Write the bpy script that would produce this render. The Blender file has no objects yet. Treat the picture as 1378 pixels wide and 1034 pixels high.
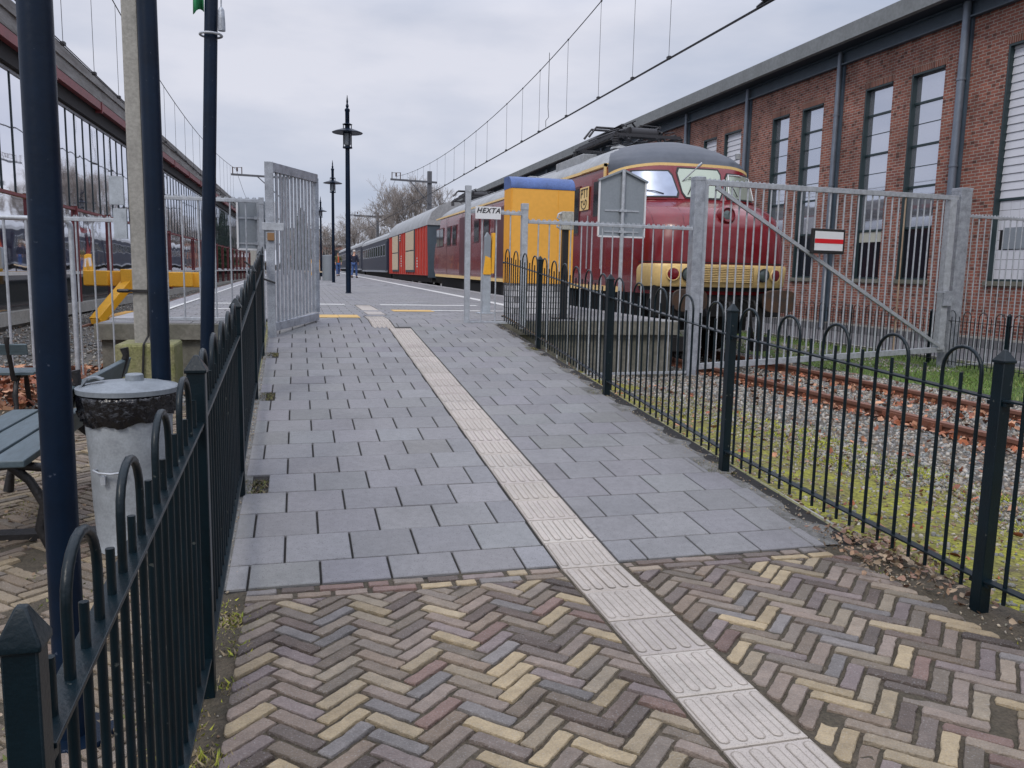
import bpy, math, random
import numpy as np
from mathutils import Vector, Matrix

# ------------------------------------------------------------------ camera, world, sun, exposure
scene = bpy.context.scene
F_PX, PITCH, ROLL, YAW, CAM_H = 1088.0, .1362, .0206, .2593, 1.373
_fw = Vector((math.sin(YAW)*math.cos(PITCH), math.cos(YAW)*math.cos(PITCH), -math.sin(PITCH)))
_r0 = Vector((math.cos(YAW), -math.sin(YAW), 0)); _u0 = _r0.cross(_fw)
_r = _r0*math.cos(ROLL)+_u0*math.sin(ROLL); _u = _u0*math.cos(ROLL)-_r0*math.sin(ROLL)
cam_d = bpy.data.cameras.new('camera'); cam = bpy.data.objects.new('camera', cam_d)
scene.collection.objects.link(cam)
cam.matrix_world = Matrix(((_r.x, _u.x, -_fw.x, 0), (_r.y, _u.y, -_fw.y, 0), (_r.z, _u.z, -_fw.z, CAM_H), (0, 0, 0, 1)))
cam_d.sensor_fit = 'HORIZONTAL'; cam_d.sensor_width = 36; cam_d.lens = F_PX/1378*36
cam_d.clip_start = .05; cam_d.clip_end = 3000
scene.camera = cam

world = bpy.data.worlds.new('World'); scene.world = world; world.use_nodes = True
nt = world.node_tree; nt.nodes.clear()
SUN_EL, SUN_AZ = math.radians(42), math.radians(215)      # azimuth clockwise from +Y
sky = nt.nodes.new('ShaderNodeTexSky'); sky.sky_type = 'NISHITA'; sky.sun_disc = False
sky.sun_elevation = SUN_EL; sky.sun_rotation = SUN_AZ
bg = nt.nodes.new('ShaderNodeBackground'); wo = nt.nodes.new('ShaderNodeOutputWorld')
tc = nt.nodes.new('ShaderNodeTexCoord'); sep = nt.nodes.new('ShaderNodeSeparateXYZ')
nt.links.new(tc.outputs['Generated'], sep.inputs[0])
mp = nt.nodes.new('ShaderNodeMapping'); mp.inputs['Scale'].default_value = (1, 1, 3.2)
nt.links.new(tc.outputs['Generated'], mp.inputs[0])
nz = nt.nodes.new('ShaderNodeTexNoise'); nz.inputs['Scale'].default_value = 2.3; nz.inputs['Detail'].default_value = 7
nz.inputs['Roughness'].default_value = .5
nt.links.new(mp.outputs[0], nz.inputs[0])
cr = nt.nodes.new('ShaderNodeValToRGB')
cr.color_ramp.elements[0].position = .36; cr.color_ramp.elements[0].color = (4.7, 5.25, 6.6, 1)
cr.color_ramp.elements[1].position = .62; cr.color_ramp.elements[1].color = (7.5, 7.6, 8.5, 1)
nt.links.new(nz.outputs['Fac'], cr.inputs[0])
mr = nt.nodes.new('ShaderNodeMapRange'); mr.inputs['From Min'].default_value = .28; mr.inputs['From Max'].default_value = 1
mr.inputs['To Min'].default_value = 1; mr.inputs['To Max'].default_value = 3.0
nt.links.new(sep.outputs['Z'], mr.inputs['Value'])
vm = nt.nodes.new('ShaderNodeVectorMath'); vm.operation = 'SCALE'
nt.links.new(cr.outputs[0], vm.inputs[0]); nt.links.new(mr.outputs[0], vm.inputs['Scale'])
mx = nt.nodes.new('ShaderNodeMixRGB'); mx.inputs[0].default_value = .94
nt.links.new(sky.outputs[0], mx.inputs[1]); nt.links.new(vm.outputs[0], mx.inputs[2])
nt.links.new(mx.outputs[0], bg.inputs[0]); bg.inputs[1].default_value = .1
nt.links.new(bg.outputs[0], wo.inputs[0])

sun_d = bpy.data.lights.new('sun', 'SUN'); sun_d.energy = 1.3; sun_d.angle = math.radians(14); sun_d.color = (1, .93, .83)
sun = bpy.data.objects.new('sun', sun_d); scene.collection.objects.link(sun)
_sd = Vector((math.sin(SUN_AZ)*math.cos(SUN_EL), math.cos(SUN_AZ)*math.cos(SUN_EL), math.sin(SUN_EL)))
sun.rotation_euler = _sd.to_track_quat('Z', 'Y').to_euler()
scene.view_settings.view_transform = 'Standard'; scene.view_settings.look = 'None'
scene.view_settings.exposure = 0.0; scene.view_settings.gamma = 1
scene.cycles.max_bounces = 6; scene.cycles.diffuse_bounces = 3; scene.cycles.glossy_bounces = 3
scene.cycles.use_denoising = True
R = math.radians
random.seed(7); rng = np.random.default_rng(7)

# ------------------------------------------------------------------ helpers
class MB:
    """collects polygons, builds ONE mesh object"""
    def __init__(s): s.v = []; s.f = []; s.m = []; s.c = []; s.cur = 0; s.col = None
    def add(s, vs, fs):
        n = len(s.v); s.v += [tuple(v) for v in vs]
        if s.col is not None or s.c:
            while len(s.c) < n: s.c.append((1, 1, 1, 1))
            s.c += [tuple(s.col or (1, 1, 1))[:3]+(1,)]*len(vs)
        for f in fs: s.f.append(tuple(n+i for i in f)); s.m.append(s.cur)
        return s
    def box(s, a, b):
        (x0, y0, z0), (x1, y1, z1) = a, b
        x0, x1 = min(x0, x1), max(x0, x1); y0, y1 = min(y0, y1), max(y0, y1); z0, z1 = min(z0, z1), max(z0, z1)
        return s.add([(x0,y0,z0),(x1,y0,z0),(x1,y1,z0),(x0,y1,z0),(x0,y0,z1),(x1,y0,z1),(x1,y1,z1),(x0,y1,z1)],
                     [(0,3,2,1),(4,5,6,7),(0,1,5,4),(1,2,6,5),(2,3,7,6),(3,0,4,7)])
    def bar(s, p0, p1, w, h=None, up=(0, 0, 1)):
        """rectangular bar from p0 to p1, w across, h along up"""
        h = h or w; p0 = Vector(p0); p1 = Vector(p1); d = (p1-p0).normalized(); up = Vector(up)
        if abs(d.dot(up)) > .98: up = Vector((0, 1, 0))
        a = d.cross(up).normalized()*(w/2); b = a.cross(d).normalized()*(h/2)
        vs = [p+q for p in (p0, p1) for q in (-a-b, a-b, a+b, -a+b)]
        return s.add(vs, [(0,1,2,3),(7,6,5,4),(0,4,5,1),(1,5,6,2),(2,6,7,3),(3,7,4,0)])
    def cyl(s, p0, p1, r0, r1=None, n=12, caps=True):
        return s.tube([p0, p1], [r0, r0 if r1 is None else r1], n, caps)
    def tube(s, pts, r, n=8, caps=True):
        pts = [Vector(p) for p in pts]; k = len(pts)
        if not isinstance(r, (list, tuple)): r = [r]*k
        t = [(pts[min(i+1, k-1)]-pts[max(i-1, 0)]).normalized() for i in range(k)]
        ref = Vector((0, 0, 1)) if abs(t[0].z) < .9 else Vector((0, 1, 0))
        a = t[0].cross(ref).normalized(); vs = []
        for i in range(k):
            a = (a-t[i]*a.dot(t[i]))
            a = a.normalized() if a.length > 1e-6 else t[i].orthogonal().normalized()
            b = t[i].cross(a)
            for j in range(n):
                w = 2*math.pi*j/n; vs.append(pts[i]+(a*math.cos(w)+b*math.sin(w))*r[i])
        fs = [(i*n+j, i*n+(j+1) % n, (i+1)*n+(j+1) % n, (i+1)*n+j) for i in range(k-1) for j in range(n)]
        if caps: fs += [tuple(range(n))[::-1], tuple((k-1)*n+j for j in range(n))]
        return s.add(vs, fs)
    def lathe(s, prof, c=(0, 0, 0), n=24, caps=True):
        """profile [(r, z)] about the z axis through c"""
        vs = []; k = len(prof)
        for r, z in prof:
            for j in range(n):
                w = 2*math.pi*j/n; vs.append((c[0]+r*math.cos(w), c[1]+r*math.sin(w), c[2]+z))
        fs = [(i*n+j, i*n+(j+1) % n, (i+1)*n+(j+1) % n, (i+1)*n+j) for i in range(k-1) for j in range(n)]
        if caps: fs += [tuple(range(n))[::-1], tuple((k-1)*n+j for j in range(n))]
        return s.add(vs, fs)
    def prism(s, poly, f):
        """poly [(a,b)], f(a,b,t) -> point for t in 0,1"""
        k = len(poly); vs = [f(a, b, t) for t in (0, 1) for a, b in poly]
        fs = [tuple(range(k))[::-1], tuple(range(k, 2*k))]+[(i, (i+1) % k, k+(i+1) % k, k+i) for i in range(k)]
        return s.add(vs, fs)
    def quad(s, *p): return s.add(p, [tuple(range(len(p)))])
    def build(s, name, mats, parent=None, label=None, world=True, smooth=35, bevel=0, origin=None, colname='col'):
        me = bpy.data.meshes.new(name); off = Vector((0, 0, 0))
        if parent is not None and world: off = wloc(parent)
        if origin is not None: off = Vector(origin)
        V = np.array(s.v, dtype=float).reshape(-1, 3)-np.array(off)
        me.from_pydata(V.tolist(), [], s.f)
        if not isinstance(mats, (list, tuple)): mats = [mats]
        for m in mats: me.materials.append(m)
        if len(mats) > 1: me.polygons.foreach_set('material_index', s.m)
        if s.c:
            while len(s.c) < len(s.v): s.c.append((1, 1, 1, 1))
            ca = me.color_attributes.new(colname, 'FLOAT_COLOR', 'POINT')
            ca.data.foreach_set('color', np.array(s.c, dtype=np.float32).ravel())
        if smooth:
            me.polygons.foreach_set('use_smooth', [True]*len(s.f)); me.set_sharp_from_angle(angle=R(smooth))
        me.update()
        o = bpy.data.objects.new(name, me); scene.collection.objects.link(o)
        if parent is not None: o.parent = parent
        if origin is not None: o.location = off if parent is None else off-wloc(parent)
        if label: o['label'] = label
        if bevel:
            b = o.modifiers.new('bevel', 'BEVEL'); b.width = bevel; b.segments = 2; b.limit_method = 'ANGLE'; b.angle_limit = R(40)
        return o

def wloc(o):
    p = Vector((0, 0, 0))
    while o is not None: p += o.location; o = o.parent
    return p
def tag(o, label, cat, group=None):
    o['label'] = label; o['category'] = cat
    if group: o['group'] = group
    return o
def thing(name, label, cat, loc=(0, 0, 0), rotz=0, group=None):
    o = bpy.data.objects.new(name, None); scene.collection.objects.link(o)
    o.empty_display_size = .2; o.location = loc; o.rotation_euler = (0, 0, rotz)
    return tag(o, label, cat, group)
def struct(o, kind='structure'): o['kind'] = kind; return o
def dup(root, loc, rotz, label, group=None):
    r = root.copy(); scene.collection.objects.link(r); r.location = loc; r.rotation_euler = (0, 0, rotz)
    r['label'] = label
    if group: r['group'] = group
    for ch in root.children:
        c = ch.copy(); scene.collection.objects.link(c); c.parent = r
        for g in ch.children:
            d = g.copy(); scene.collection.objects.link(d); d.parent = c
    return r
def np_mesh(name, V, Fc, mat, cols=None, smooth=False):
    me = bpy.data.meshes.new(name); k = Fc.shape[1]
    me.vertices.add(len(V)); me.vertices.foreach_set('co', V.astype(np.float32).ravel())
    me.loops.add(Fc.size); me.loops.foreach_set('vertex_index', Fc.astype(np.int32).ravel())
    me.polygons.add(len(Fc)); me.polygons.foreach_set('loop_start', np.arange(0, Fc.size, k, dtype=np.int32))
    if cols is not None:
        ca = me.color_attributes.new('col', 'FLOAT_COLOR', 'POINT')
        ca.data.foreach_set('color', np.concatenate([cols, np.ones((len(cols), 1))], 1).astype(np.float32).ravel())
    me.materials.append(mat); me.update(calc_edges=True); me.validate()
    if smooth: me.polygons.foreach_set('use_smooth', [True]*len(Fc))
    o = bpy.data.objects.new(name, me); scene.collection.objects.link(o); return o

# ------------------------------------------------------------------ materials
def mat(name, col, rough=.6, metal=0, noise=0, nscale=8, bump=0, bscale=60, spec=.5, col2=None, attr=False, coat=0, stretch=None, dirt=0, speck=0, speckcol=None, stain=0):
    """principled with large mottling (noise), fine bump and optional per-piece colour attribute"""
    m = bpy.data.materials.new(name); m.use_nodes = True; t = m.node_tree; b = t.nodes['Principled BSDF']
    b.inputs['Roughness'].default_value = rough; b.inputs['Metallic'].default_value = metal
    b.inputs['Specular IOR Level'].default_value = spec; b.inputs['Coat Weight'].default_value = coat
    L = t.links.new; geo = t.nodes.new('ShaderNodeTexCoord'); src = geo.outputs['Object']
    if stretch:
        mm = t.nodes.new('ShaderNodeMapping'); mm.inputs['Scale'].default_value = stretch; L(src, mm.inputs[0]); src = mm.outputs[0]
    rgb = t.nodes.new('ShaderNodeRGB'); rgb.outputs[0].default_value = (*col, 1); out = rgb.outputs[0]
    if noise or col2:
        n = t.nodes.new('ShaderNodeTexNoise'); n.inputs['Scale'].default_value = nscale; n.inputs['Detail'].default_value = 6
        n.inputs['Roughness'].default_value = .62; L(src, n.inputs['Vector'])
        r = t.nodes.new('ShaderNodeMapRange'); r.inputs['From Min'].default_value = .3; r.inputs['From Max'].default_value = .7
        L(n.outputs['Fac'], r.inputs['Value'])
        mixn = t.nodes.new('ShaderNodeMixRGB'); L(r.outputs[0], mixn.inputs[0]); L(out, mixn.inputs[1])
        c2 = col2 or tuple(c*(1-noise) for c in col); mixn.inputs[2].default_value = (*c2, 1); out = mixn.outputs[0]
    if dirt:
        n2 = t.nodes.new('ShaderNodeTexNoise'); n2.inputs['Scale'].default_value = nscale*9; n2.inputs['Detail'].default_value = 3
        L(src, n2.inputs['Vector']); r2 = t.nodes.new('ShaderNodeMapRange'); r2.inputs['From Min'].default_value = .35
        r2.inputs['From Max'].default_value = .65; r2.inputs['To Min'].default_value = 1-dirt; r2.inputs['To Max'].default_value = 1+dirt*.6
        L(n2.outputs['Fac'], r2.inputs['Value'])
        v = t.nodes.new('ShaderNodeVectorMath'); v.operation = 'SCALE'; L(out, v.inputs[0]); L(r2.outputs[0], v.inputs['Scale']); out = v.outputs[0]
    if attr:
        a = t.nodes.new('ShaderNodeAttribute'); a.attribute_name = 'col'
        mm = t.nodes.new('ShaderNodeMixRGB'); mm.blend_type = 'MULTIPLY'; mm.inputs[0].default_value = 1
        L(out, mm.inputs[1]); L(a.outputs['Color'], mm.inputs[2]); out = mm.outputs[0]
    if stain:
        n4 = t.nodes.new('ShaderNodeTexNoise'); n4.inputs['Scale'].default_value = 1.3; n4.inputs['Detail'].default_value = 7; n4.inputs['Roughness'].default_value = .7
        L(src, n4.inputs['Vector']); r4 = t.nodes.new('ShaderNodeMapRange'); r4.inputs['From Min'].default_value = .5; r4.inputs['From Max'].default_value = .72
        r4.inputs['To Min'].default_value = 1; r4.inputs['To Max'].default_value = 1-stain; L(n4.outputs['Fac'], r4.inputs['Value'])
        v4 = t.nodes.new('ShaderNodeVectorMath'); v4.operation = 'SCALE'; L(out, v4.inputs[0]); L(r4.outputs[0], v4.inputs['Scale']); out = v4.outputs[0]
    if speck:
        n5 = t.nodes.new('ShaderNodeTexNoise'); n5.inputs['Scale'].default_value = 170 if not speckcol else 34; n5.inputs['Detail'].default_value = 2 if not speckcol else 5
        L(src, n5.inputs['Vector']); r5 = t.nodes.new('ShaderNodeMapRange'); r5.inputs['From Min'].default_value = .60 if not speckcol else .70; r5.inputs['From Max'].default_value = .68 if not speckcol else .72
        r5.inputs['To Min'].default_value = 0; r5.inputs['To Max'].default_value = speck; L(n5.outputs['Fac'], r5.inputs['Value'])
        m5 = t.nodes.new('ShaderNodeMixRGB'); L(r5.outputs[0], m5.inputs[0]); L(out, m5.inputs[1]); m5.inputs[2].default_value = (*(speckcol or tuple(c*.35 for c in col)), 1); out = m5.outputs[0]
    L(out, b.inputs['Base Color'])
    if bump:
        bn = t.nodes.new('ShaderNodeTexNoise'); bn.inputs['Scale'].default_value = bscale; bn.inputs['Detail'].default_value = 4
        L(src, bn.inputs['Vector']); bu = t.nodes.new('ShaderNodeBump'); bu.inputs['Strength'].default_value = bump
        bu.inputs['Distance'].default_value = .01; L(bn.outputs['Fac'], bu.inputs['Height']); L(bu.outputs[0], b.inputs['Normal'])
    m.diffuse_color = (*col, 1)
    return m

M = {}
M['fence'] = mat('fence paint', (.0018, .010, .0155), .34, noise=.5, nscale=7, bump=.1, bscale=120, spec=.32, speck=.5, speckcol=(.10, .11, .10))
M['pole'] = mat('navy pole paint', (.0018, .011, .030), .40, noise=.5, nscale=5, bump=.08, bscale=50, spec=.22, speck=.4, speckcol=(.10, .12, .16))
M['galv'] = mat('galvanised steel', (.47, .50, .54), .5, metal=.3, noise=.35, nscale=14, bump=.1, bscale=70, dirt=.12)
M['galv2'] = mat('weathered galvanised steel', (.40, .43, .48), .5, metal=.3, noise=.45, nscale=9, bump=.1, bscale=60, dirt=.2)
M['zinc'] = mat('dull zinc', (.42, .46, .50), .55, metal=.25, noise=.3, nscale=11, bump=.08, bscale=60, dirt=.1)
M['bagblack'] = mat('black plastic bag', (.004, .004, .006), .16, bump=1, bscale=34, spec=.7)
M['slab'] = mat('concrete paving slab', (.210, .208, .214), .8, noise=.08, nscale=3, bump=.4, bscale=260, attr=True, dirt=.07, speck=.75, stain=.2)
M['joint'] = mat('joint sand', (.022, .02, .018), .95, noise=.4, nscale=20, bump=.5)
M['tactile'] = mat('white concrete tile', (.42, .38, .34), .8, noise=.1, nscale=4, bump=.3, bscale=240, attr=True, dirt=.05, speck=.6, stain=.25)
M['brickpave'] = mat('clay paving brick', (1, 1, 1), .8, noise=.3, nscale=16, bump=.6, bscale=110, attr=True, dirt=.12, stain=.3, speck=.3)
M['soil'] = mat('soil between bricks', (.085, .067, .047), .95, col2=(.050, .043, .028), nscale=9, bump=.9, bscale=110, dirt=.3)
M['moss'] = mat('mossy ground', (.27, .27, .022), .95, col2=(.095, .075, .045), nscale=4.2, bump=1, bscale=45, dirt=.5)
M['ballast'] = mat('ballast bed', (.13, .115, .095), .95, col2=(.075, .07, .062), nscale=16, bump=1, bscale=40, dirt=.4)
M['stone'] = mat('ballast stones', (.9, .9, .9), .85, noise=.2, nscale=40, attr=True)
M['leafm'] = mat('dry leaves', (1, 1, 1), .7, noise=.2, nscale=60, attr=True)
M['grassm'] = mat('grass blades', (1, 1, 1), .7, attr=True)
M['lawn'] = mat('lawn', (.085, .13, .025), .9, col2=(.05, .085, .018), nscale=2.5, bump=.9, bscale=60, dirt=.35)
M['asphalt'] = mat('asphalt road', (.14, .14, .15), .85, noise=.2, nscale=1.5, bump=.4, bscale=180, dirt=.15)
M['concrete'] = mat('weathered concrete', (.19, .18, .155), .85, col2=(.10, .10, .075), nscale=2.2, bump=.4, bscale=60, dirt=.18)
M['concrete2'] = mat('pale concrete', (.34, .33, .30), .85, noise=.3, nscale=3, bump=.3, bscale=60, dirt=.15)
M['mossconc'] = mat('mossy concrete', (.16, .17, .055), .9, col2=(.24, .22, .13), nscale=5, bump=.5, bscale=50, dirt=.25)
M['white'] = mat('white marking paint', (.62, .62, .60), .7, noise=.2, nscale=6)
M['orange'] = mat('orange yellow tile', (.62, .40, .13), .75, noise=.15, nscale=6, dirt=.1)
M['hoopfence'] = M['fence']
M['rail'] = mat('rusty rail', (.21, .075, .04), .65, col2=(.13, .055, .035), nscale=9, bump=.3, bscale=80, dirt=.15)
M['railtop'] = mat('rail head', (.25, .12, .085), .45, metal=.3, noise=.3, nscale=12)
M['sleeper'] = mat('old timber sleeper', (.075, .062, .05), .9, noise=.4, nscale=8, bump=.6, bscale=30, stretch=(1, 6, 6))
M['red'] = mat('dark red carriage paint', (.185, .008, .014), .24, noise=.22, nscale=.8, spec=.5, coat=.25, bump=.02, bscale=3, dirt=.06)
M['redrear'] = mat('faded red carriage paint', (.085, .010, .018), .42, noise=.3, nscale=.8, spec=.5, bump=.02, bscale=3, dirt=.1)
M['cream'] = mat('cream yellow paint', (.82, .58, .24), .4, noise=.12, nscale=3, dirt=.06)
M['roof'] = mat('dark grey roof paint', (.040, .050, .068), .5, col2=(.07, .08, .10), nscale=1.2, bump=.05, bscale=8, dirt=.1)
M['rooflight'] = mat('weathered light roof', (.33, .345, .36), .55, noise=.3, nscale=1.5, bump=.1, bscale=20, dirt=.15)
M['under'] = mat('oily underframe', (.014, .014, .015), .7, noise=.4, nscale=6, bump=.3, bscale=30)
M['lid'] = mat('dull grey lid', (.23, .26, .29), .5, metal=.2, noise=.3, nscale=9, bump=.08, bscale=50, dirt=.1)
M['glassdark'] = mat('dark window glass', (.03, .035, .04), .06, metal=0, spec=.9)
M['glasssky'] = mat('reflective windscreen', (.36, .41, .52), .32, metal=.6, noise=.25, nscale=3)
M['glassgreen'] = mat('greenish windscreen', (.38, .43, .36), .25, metal=.5)
M['rubber'] = mat('black rubber', (.012, .012, .013), .6)
M['redlens'] = mat('red lamp glass', (.16, .006, .012), .15, spec=.8)
M['greylens'] = mat('grey lamp glass', (.12, .15, .15), .12, metal=.4)
M['rustorange'] = mat('rusty buffer face', (.10, .045, .018), .6, col2=(.03, .03, .028), nscale=7, dirt=.3)
M['wagonred'] = mat('bright red wagon paint', (.50, .048, .030), .55, noise=.2, nscale=1.5, dirt=.1)
M['wood'] = mat('bleached timber door', (.62, .50, .35), .8, noise=.3, nscale=5, stretch=(1, 1, 8), bump=.3, bscale=14, dirt=.12)
M['wagonend'] = mat('blue grey wagon end', (.055, .08, .105), .6, noise=.25, nscale=2, dirt=.1)
M['coachblue'] = mat('dark blue coach paint', (.006, .012, .035), .5, noise=.2, nscale=1, spec=.6)
M['yellow'] = mat('yellow paint', (.80, .40, .025), .45, noise=.1, nscale=3, dirt=.06)
M['cabyellow'] = mat('cabinet yellow paint', (.80, .40, .06), .5, noise=.1, nscale=1.5, dirt=.04)
M['cabyellow2'] = mat('cabinet orange side', (.80, .36, .015), .5, noise=.1, nscale=1.5, dirt=.04)
M['blue'] = mat('blue cabinet roof', (.07, .13, .34), .5, noise=.35, nscale=4, dirt=.15)
M['stepwhite'] = mat('pale block plinth', (.36, .36, .37), .8, noise=.2, nscale=5, bump=.3, dirt=.1)
M['signgrey'] = mat('grey sign back', (.25, .28, .31), .5, metal=.2, noise=.12, nscale=3, dirt=.06)
M['signwhite'] = mat('white sign enamel', (.66, .67, .69), .4, noise=.06)
M['letter'] = mat('black lettering', (.01, .01, .012), .5)
M['redsign'] = mat('red reflective stripe', (.55, .012, .02), .4)
M['iron'] = mat('black cast iron', (.012, .011, .012), .5, noise=.3, bump=.4, bscale=60)
M['benchslat'] = mat('blue green bench paint', (.075, .105, .125), .5, col2=(.045, .07, .08), nscale=6, stretch=(1, .2, 1), bump=.2, bscale=40, dirt=.15)
M['redsteel'] = mat('dull red steel', (.20, .035, .038), .5, noise=.3, nscale=2, dirt=.1)
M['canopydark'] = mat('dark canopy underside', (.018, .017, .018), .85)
M['canopyfascia'] = mat('streaked grey fascia', (.25, .245, .235), .75, col2=(.10, .088, .08), nscale=1.2, stretch=(1, .5, 5), dirt=.15)
M['beamblue'] = mat('blue grey steel', (.07, .10, .135), .5, noise=.25, nscale=2, dirt=.08)
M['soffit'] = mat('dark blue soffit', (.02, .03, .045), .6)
M['gutter'] = mat('grey gutter', (.22, .235, .24), .6, noise=.25, nscale=1.2, dirt=.12)
M['pipe'] = mat('blue grey downpipe', (.17, .20, .25), .4, metal=.3, noise=.2, nscale=4)
M['frame'] = mat('dark green window frame', (.018, .035, .040), .45)
M['paneup'] = mat('mirroring window glass', (.60, .62, .68), .03, metal=.85)
M['panelow'] = mat('dark lower glass', (.012, .014, .02), .06, spec=.8)
M['blind'] = mat('pale blind', (.42, .42, .36), .8)
M['siding'] = mat('white weatherboard', (.60, .61, .66), .6, noise=.08, nscale=3)
M['bark'] = mat('grey brown bark', (.11, .09, .075), .9, noise=.3, nscale=3)
M['twig'] = mat('fine bare twigs', (.27, .24, .22), .9)
M['conifer'] = mat('dark conifer needles', (.025, .05, .022), .9, noise=.4, nscale=3)
M['wire'] = mat('dark overhead wire', (.035, .035, .04), .6, metal=.3)
M['insul'] = mat('brown insulator', (.06, .03, .02), .3)
M['mast'] = mat('grey mast steel', (.10, .105, .12), .6, noise=.25, nscale=3)
M['flag'] = mat('green flag cloth', (.03, .25, .10), .85)
M['skin'] = mat('skin', (.50, .29, .21), .6)
M['hair'] = mat('grey white hair', (.45, .43, .41), .8)
M['hairdark'] = mat('dark hair', (.04, .03, .025), .8)
M['navycloth'] = mat('dark navy jacket cloth', (.016, .020, .045), .85, noise=.3)
M['jeans'] = mat('blue jeans cloth', (.055, .11, .28), .85, noise=.3, nscale=20)
M['olive'] = mat('olive coat cloth', (.10, .105, .045), .85, noise=.3)
M['redcloth'] = mat('orange red cloth', (.55, .09, .04), .85)
M['shoe'] = mat('dark shoe leather', (.015, .012, .012), .6)

def glass_mat(bl, tv=.7):
    m = bpy.data.materials.new('reflecting glazing'); m.use_nodes = True; t = m.node_tree; t.nodes.clear()
    o = t.nodes.new('ShaderNodeOutputMaterial'); mixs = t.nodes.new('ShaderNodeMixShader')
    gl = t.nodes.new('ShaderNodeBsdfGlossy'); gl.inputs['Roughness'].default_value = .03; gl.inputs['Color'].default_value = (.86, .87, .92, 1)
    tr = t.nodes.new('ShaderNodeBsdfTransparent'); tr.inputs[0].default_value = (tv, tv*1.04, tv*1.08, 1)
    tcn = t.nodes.new('ShaderNodeTexCoord'); n = t.nodes.new('ShaderNodeTexNoise'); n.inputs['Scale'].default_value = .9; n.inputs['Detail'].default_value = 1
    t.links.new(tcn.outputs['Object'], n.inputs['Vector']); bu = t.nodes.new('ShaderNodeBump'); bu.inputs['Strength'].default_value = .12
    bu.inputs['Distance'].default_value = .08; t.links.new(n.outputs['Fac'], bu.inputs['Height']); t.links.new(bu.outputs[0], gl.inputs['Normal'])
    lw = t.nodes.new('ShaderNodeLayerWeight'); lw.inputs['Blend'].default_value = bl
    t.links.new(lw.outputs['Fresnel'], mixs.inputs[0]); t.links.new(tr.outputs[0], mixs.inputs[1]); t.links.new(gl.outputs[0], mixs.inputs[2])
    t.links.new(mixs.outputs[0], o.inputs[0]); return m
M['glazing'] = glass_mat(.62); M['glazing2'] = glass_mat(.05, .93)

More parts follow.
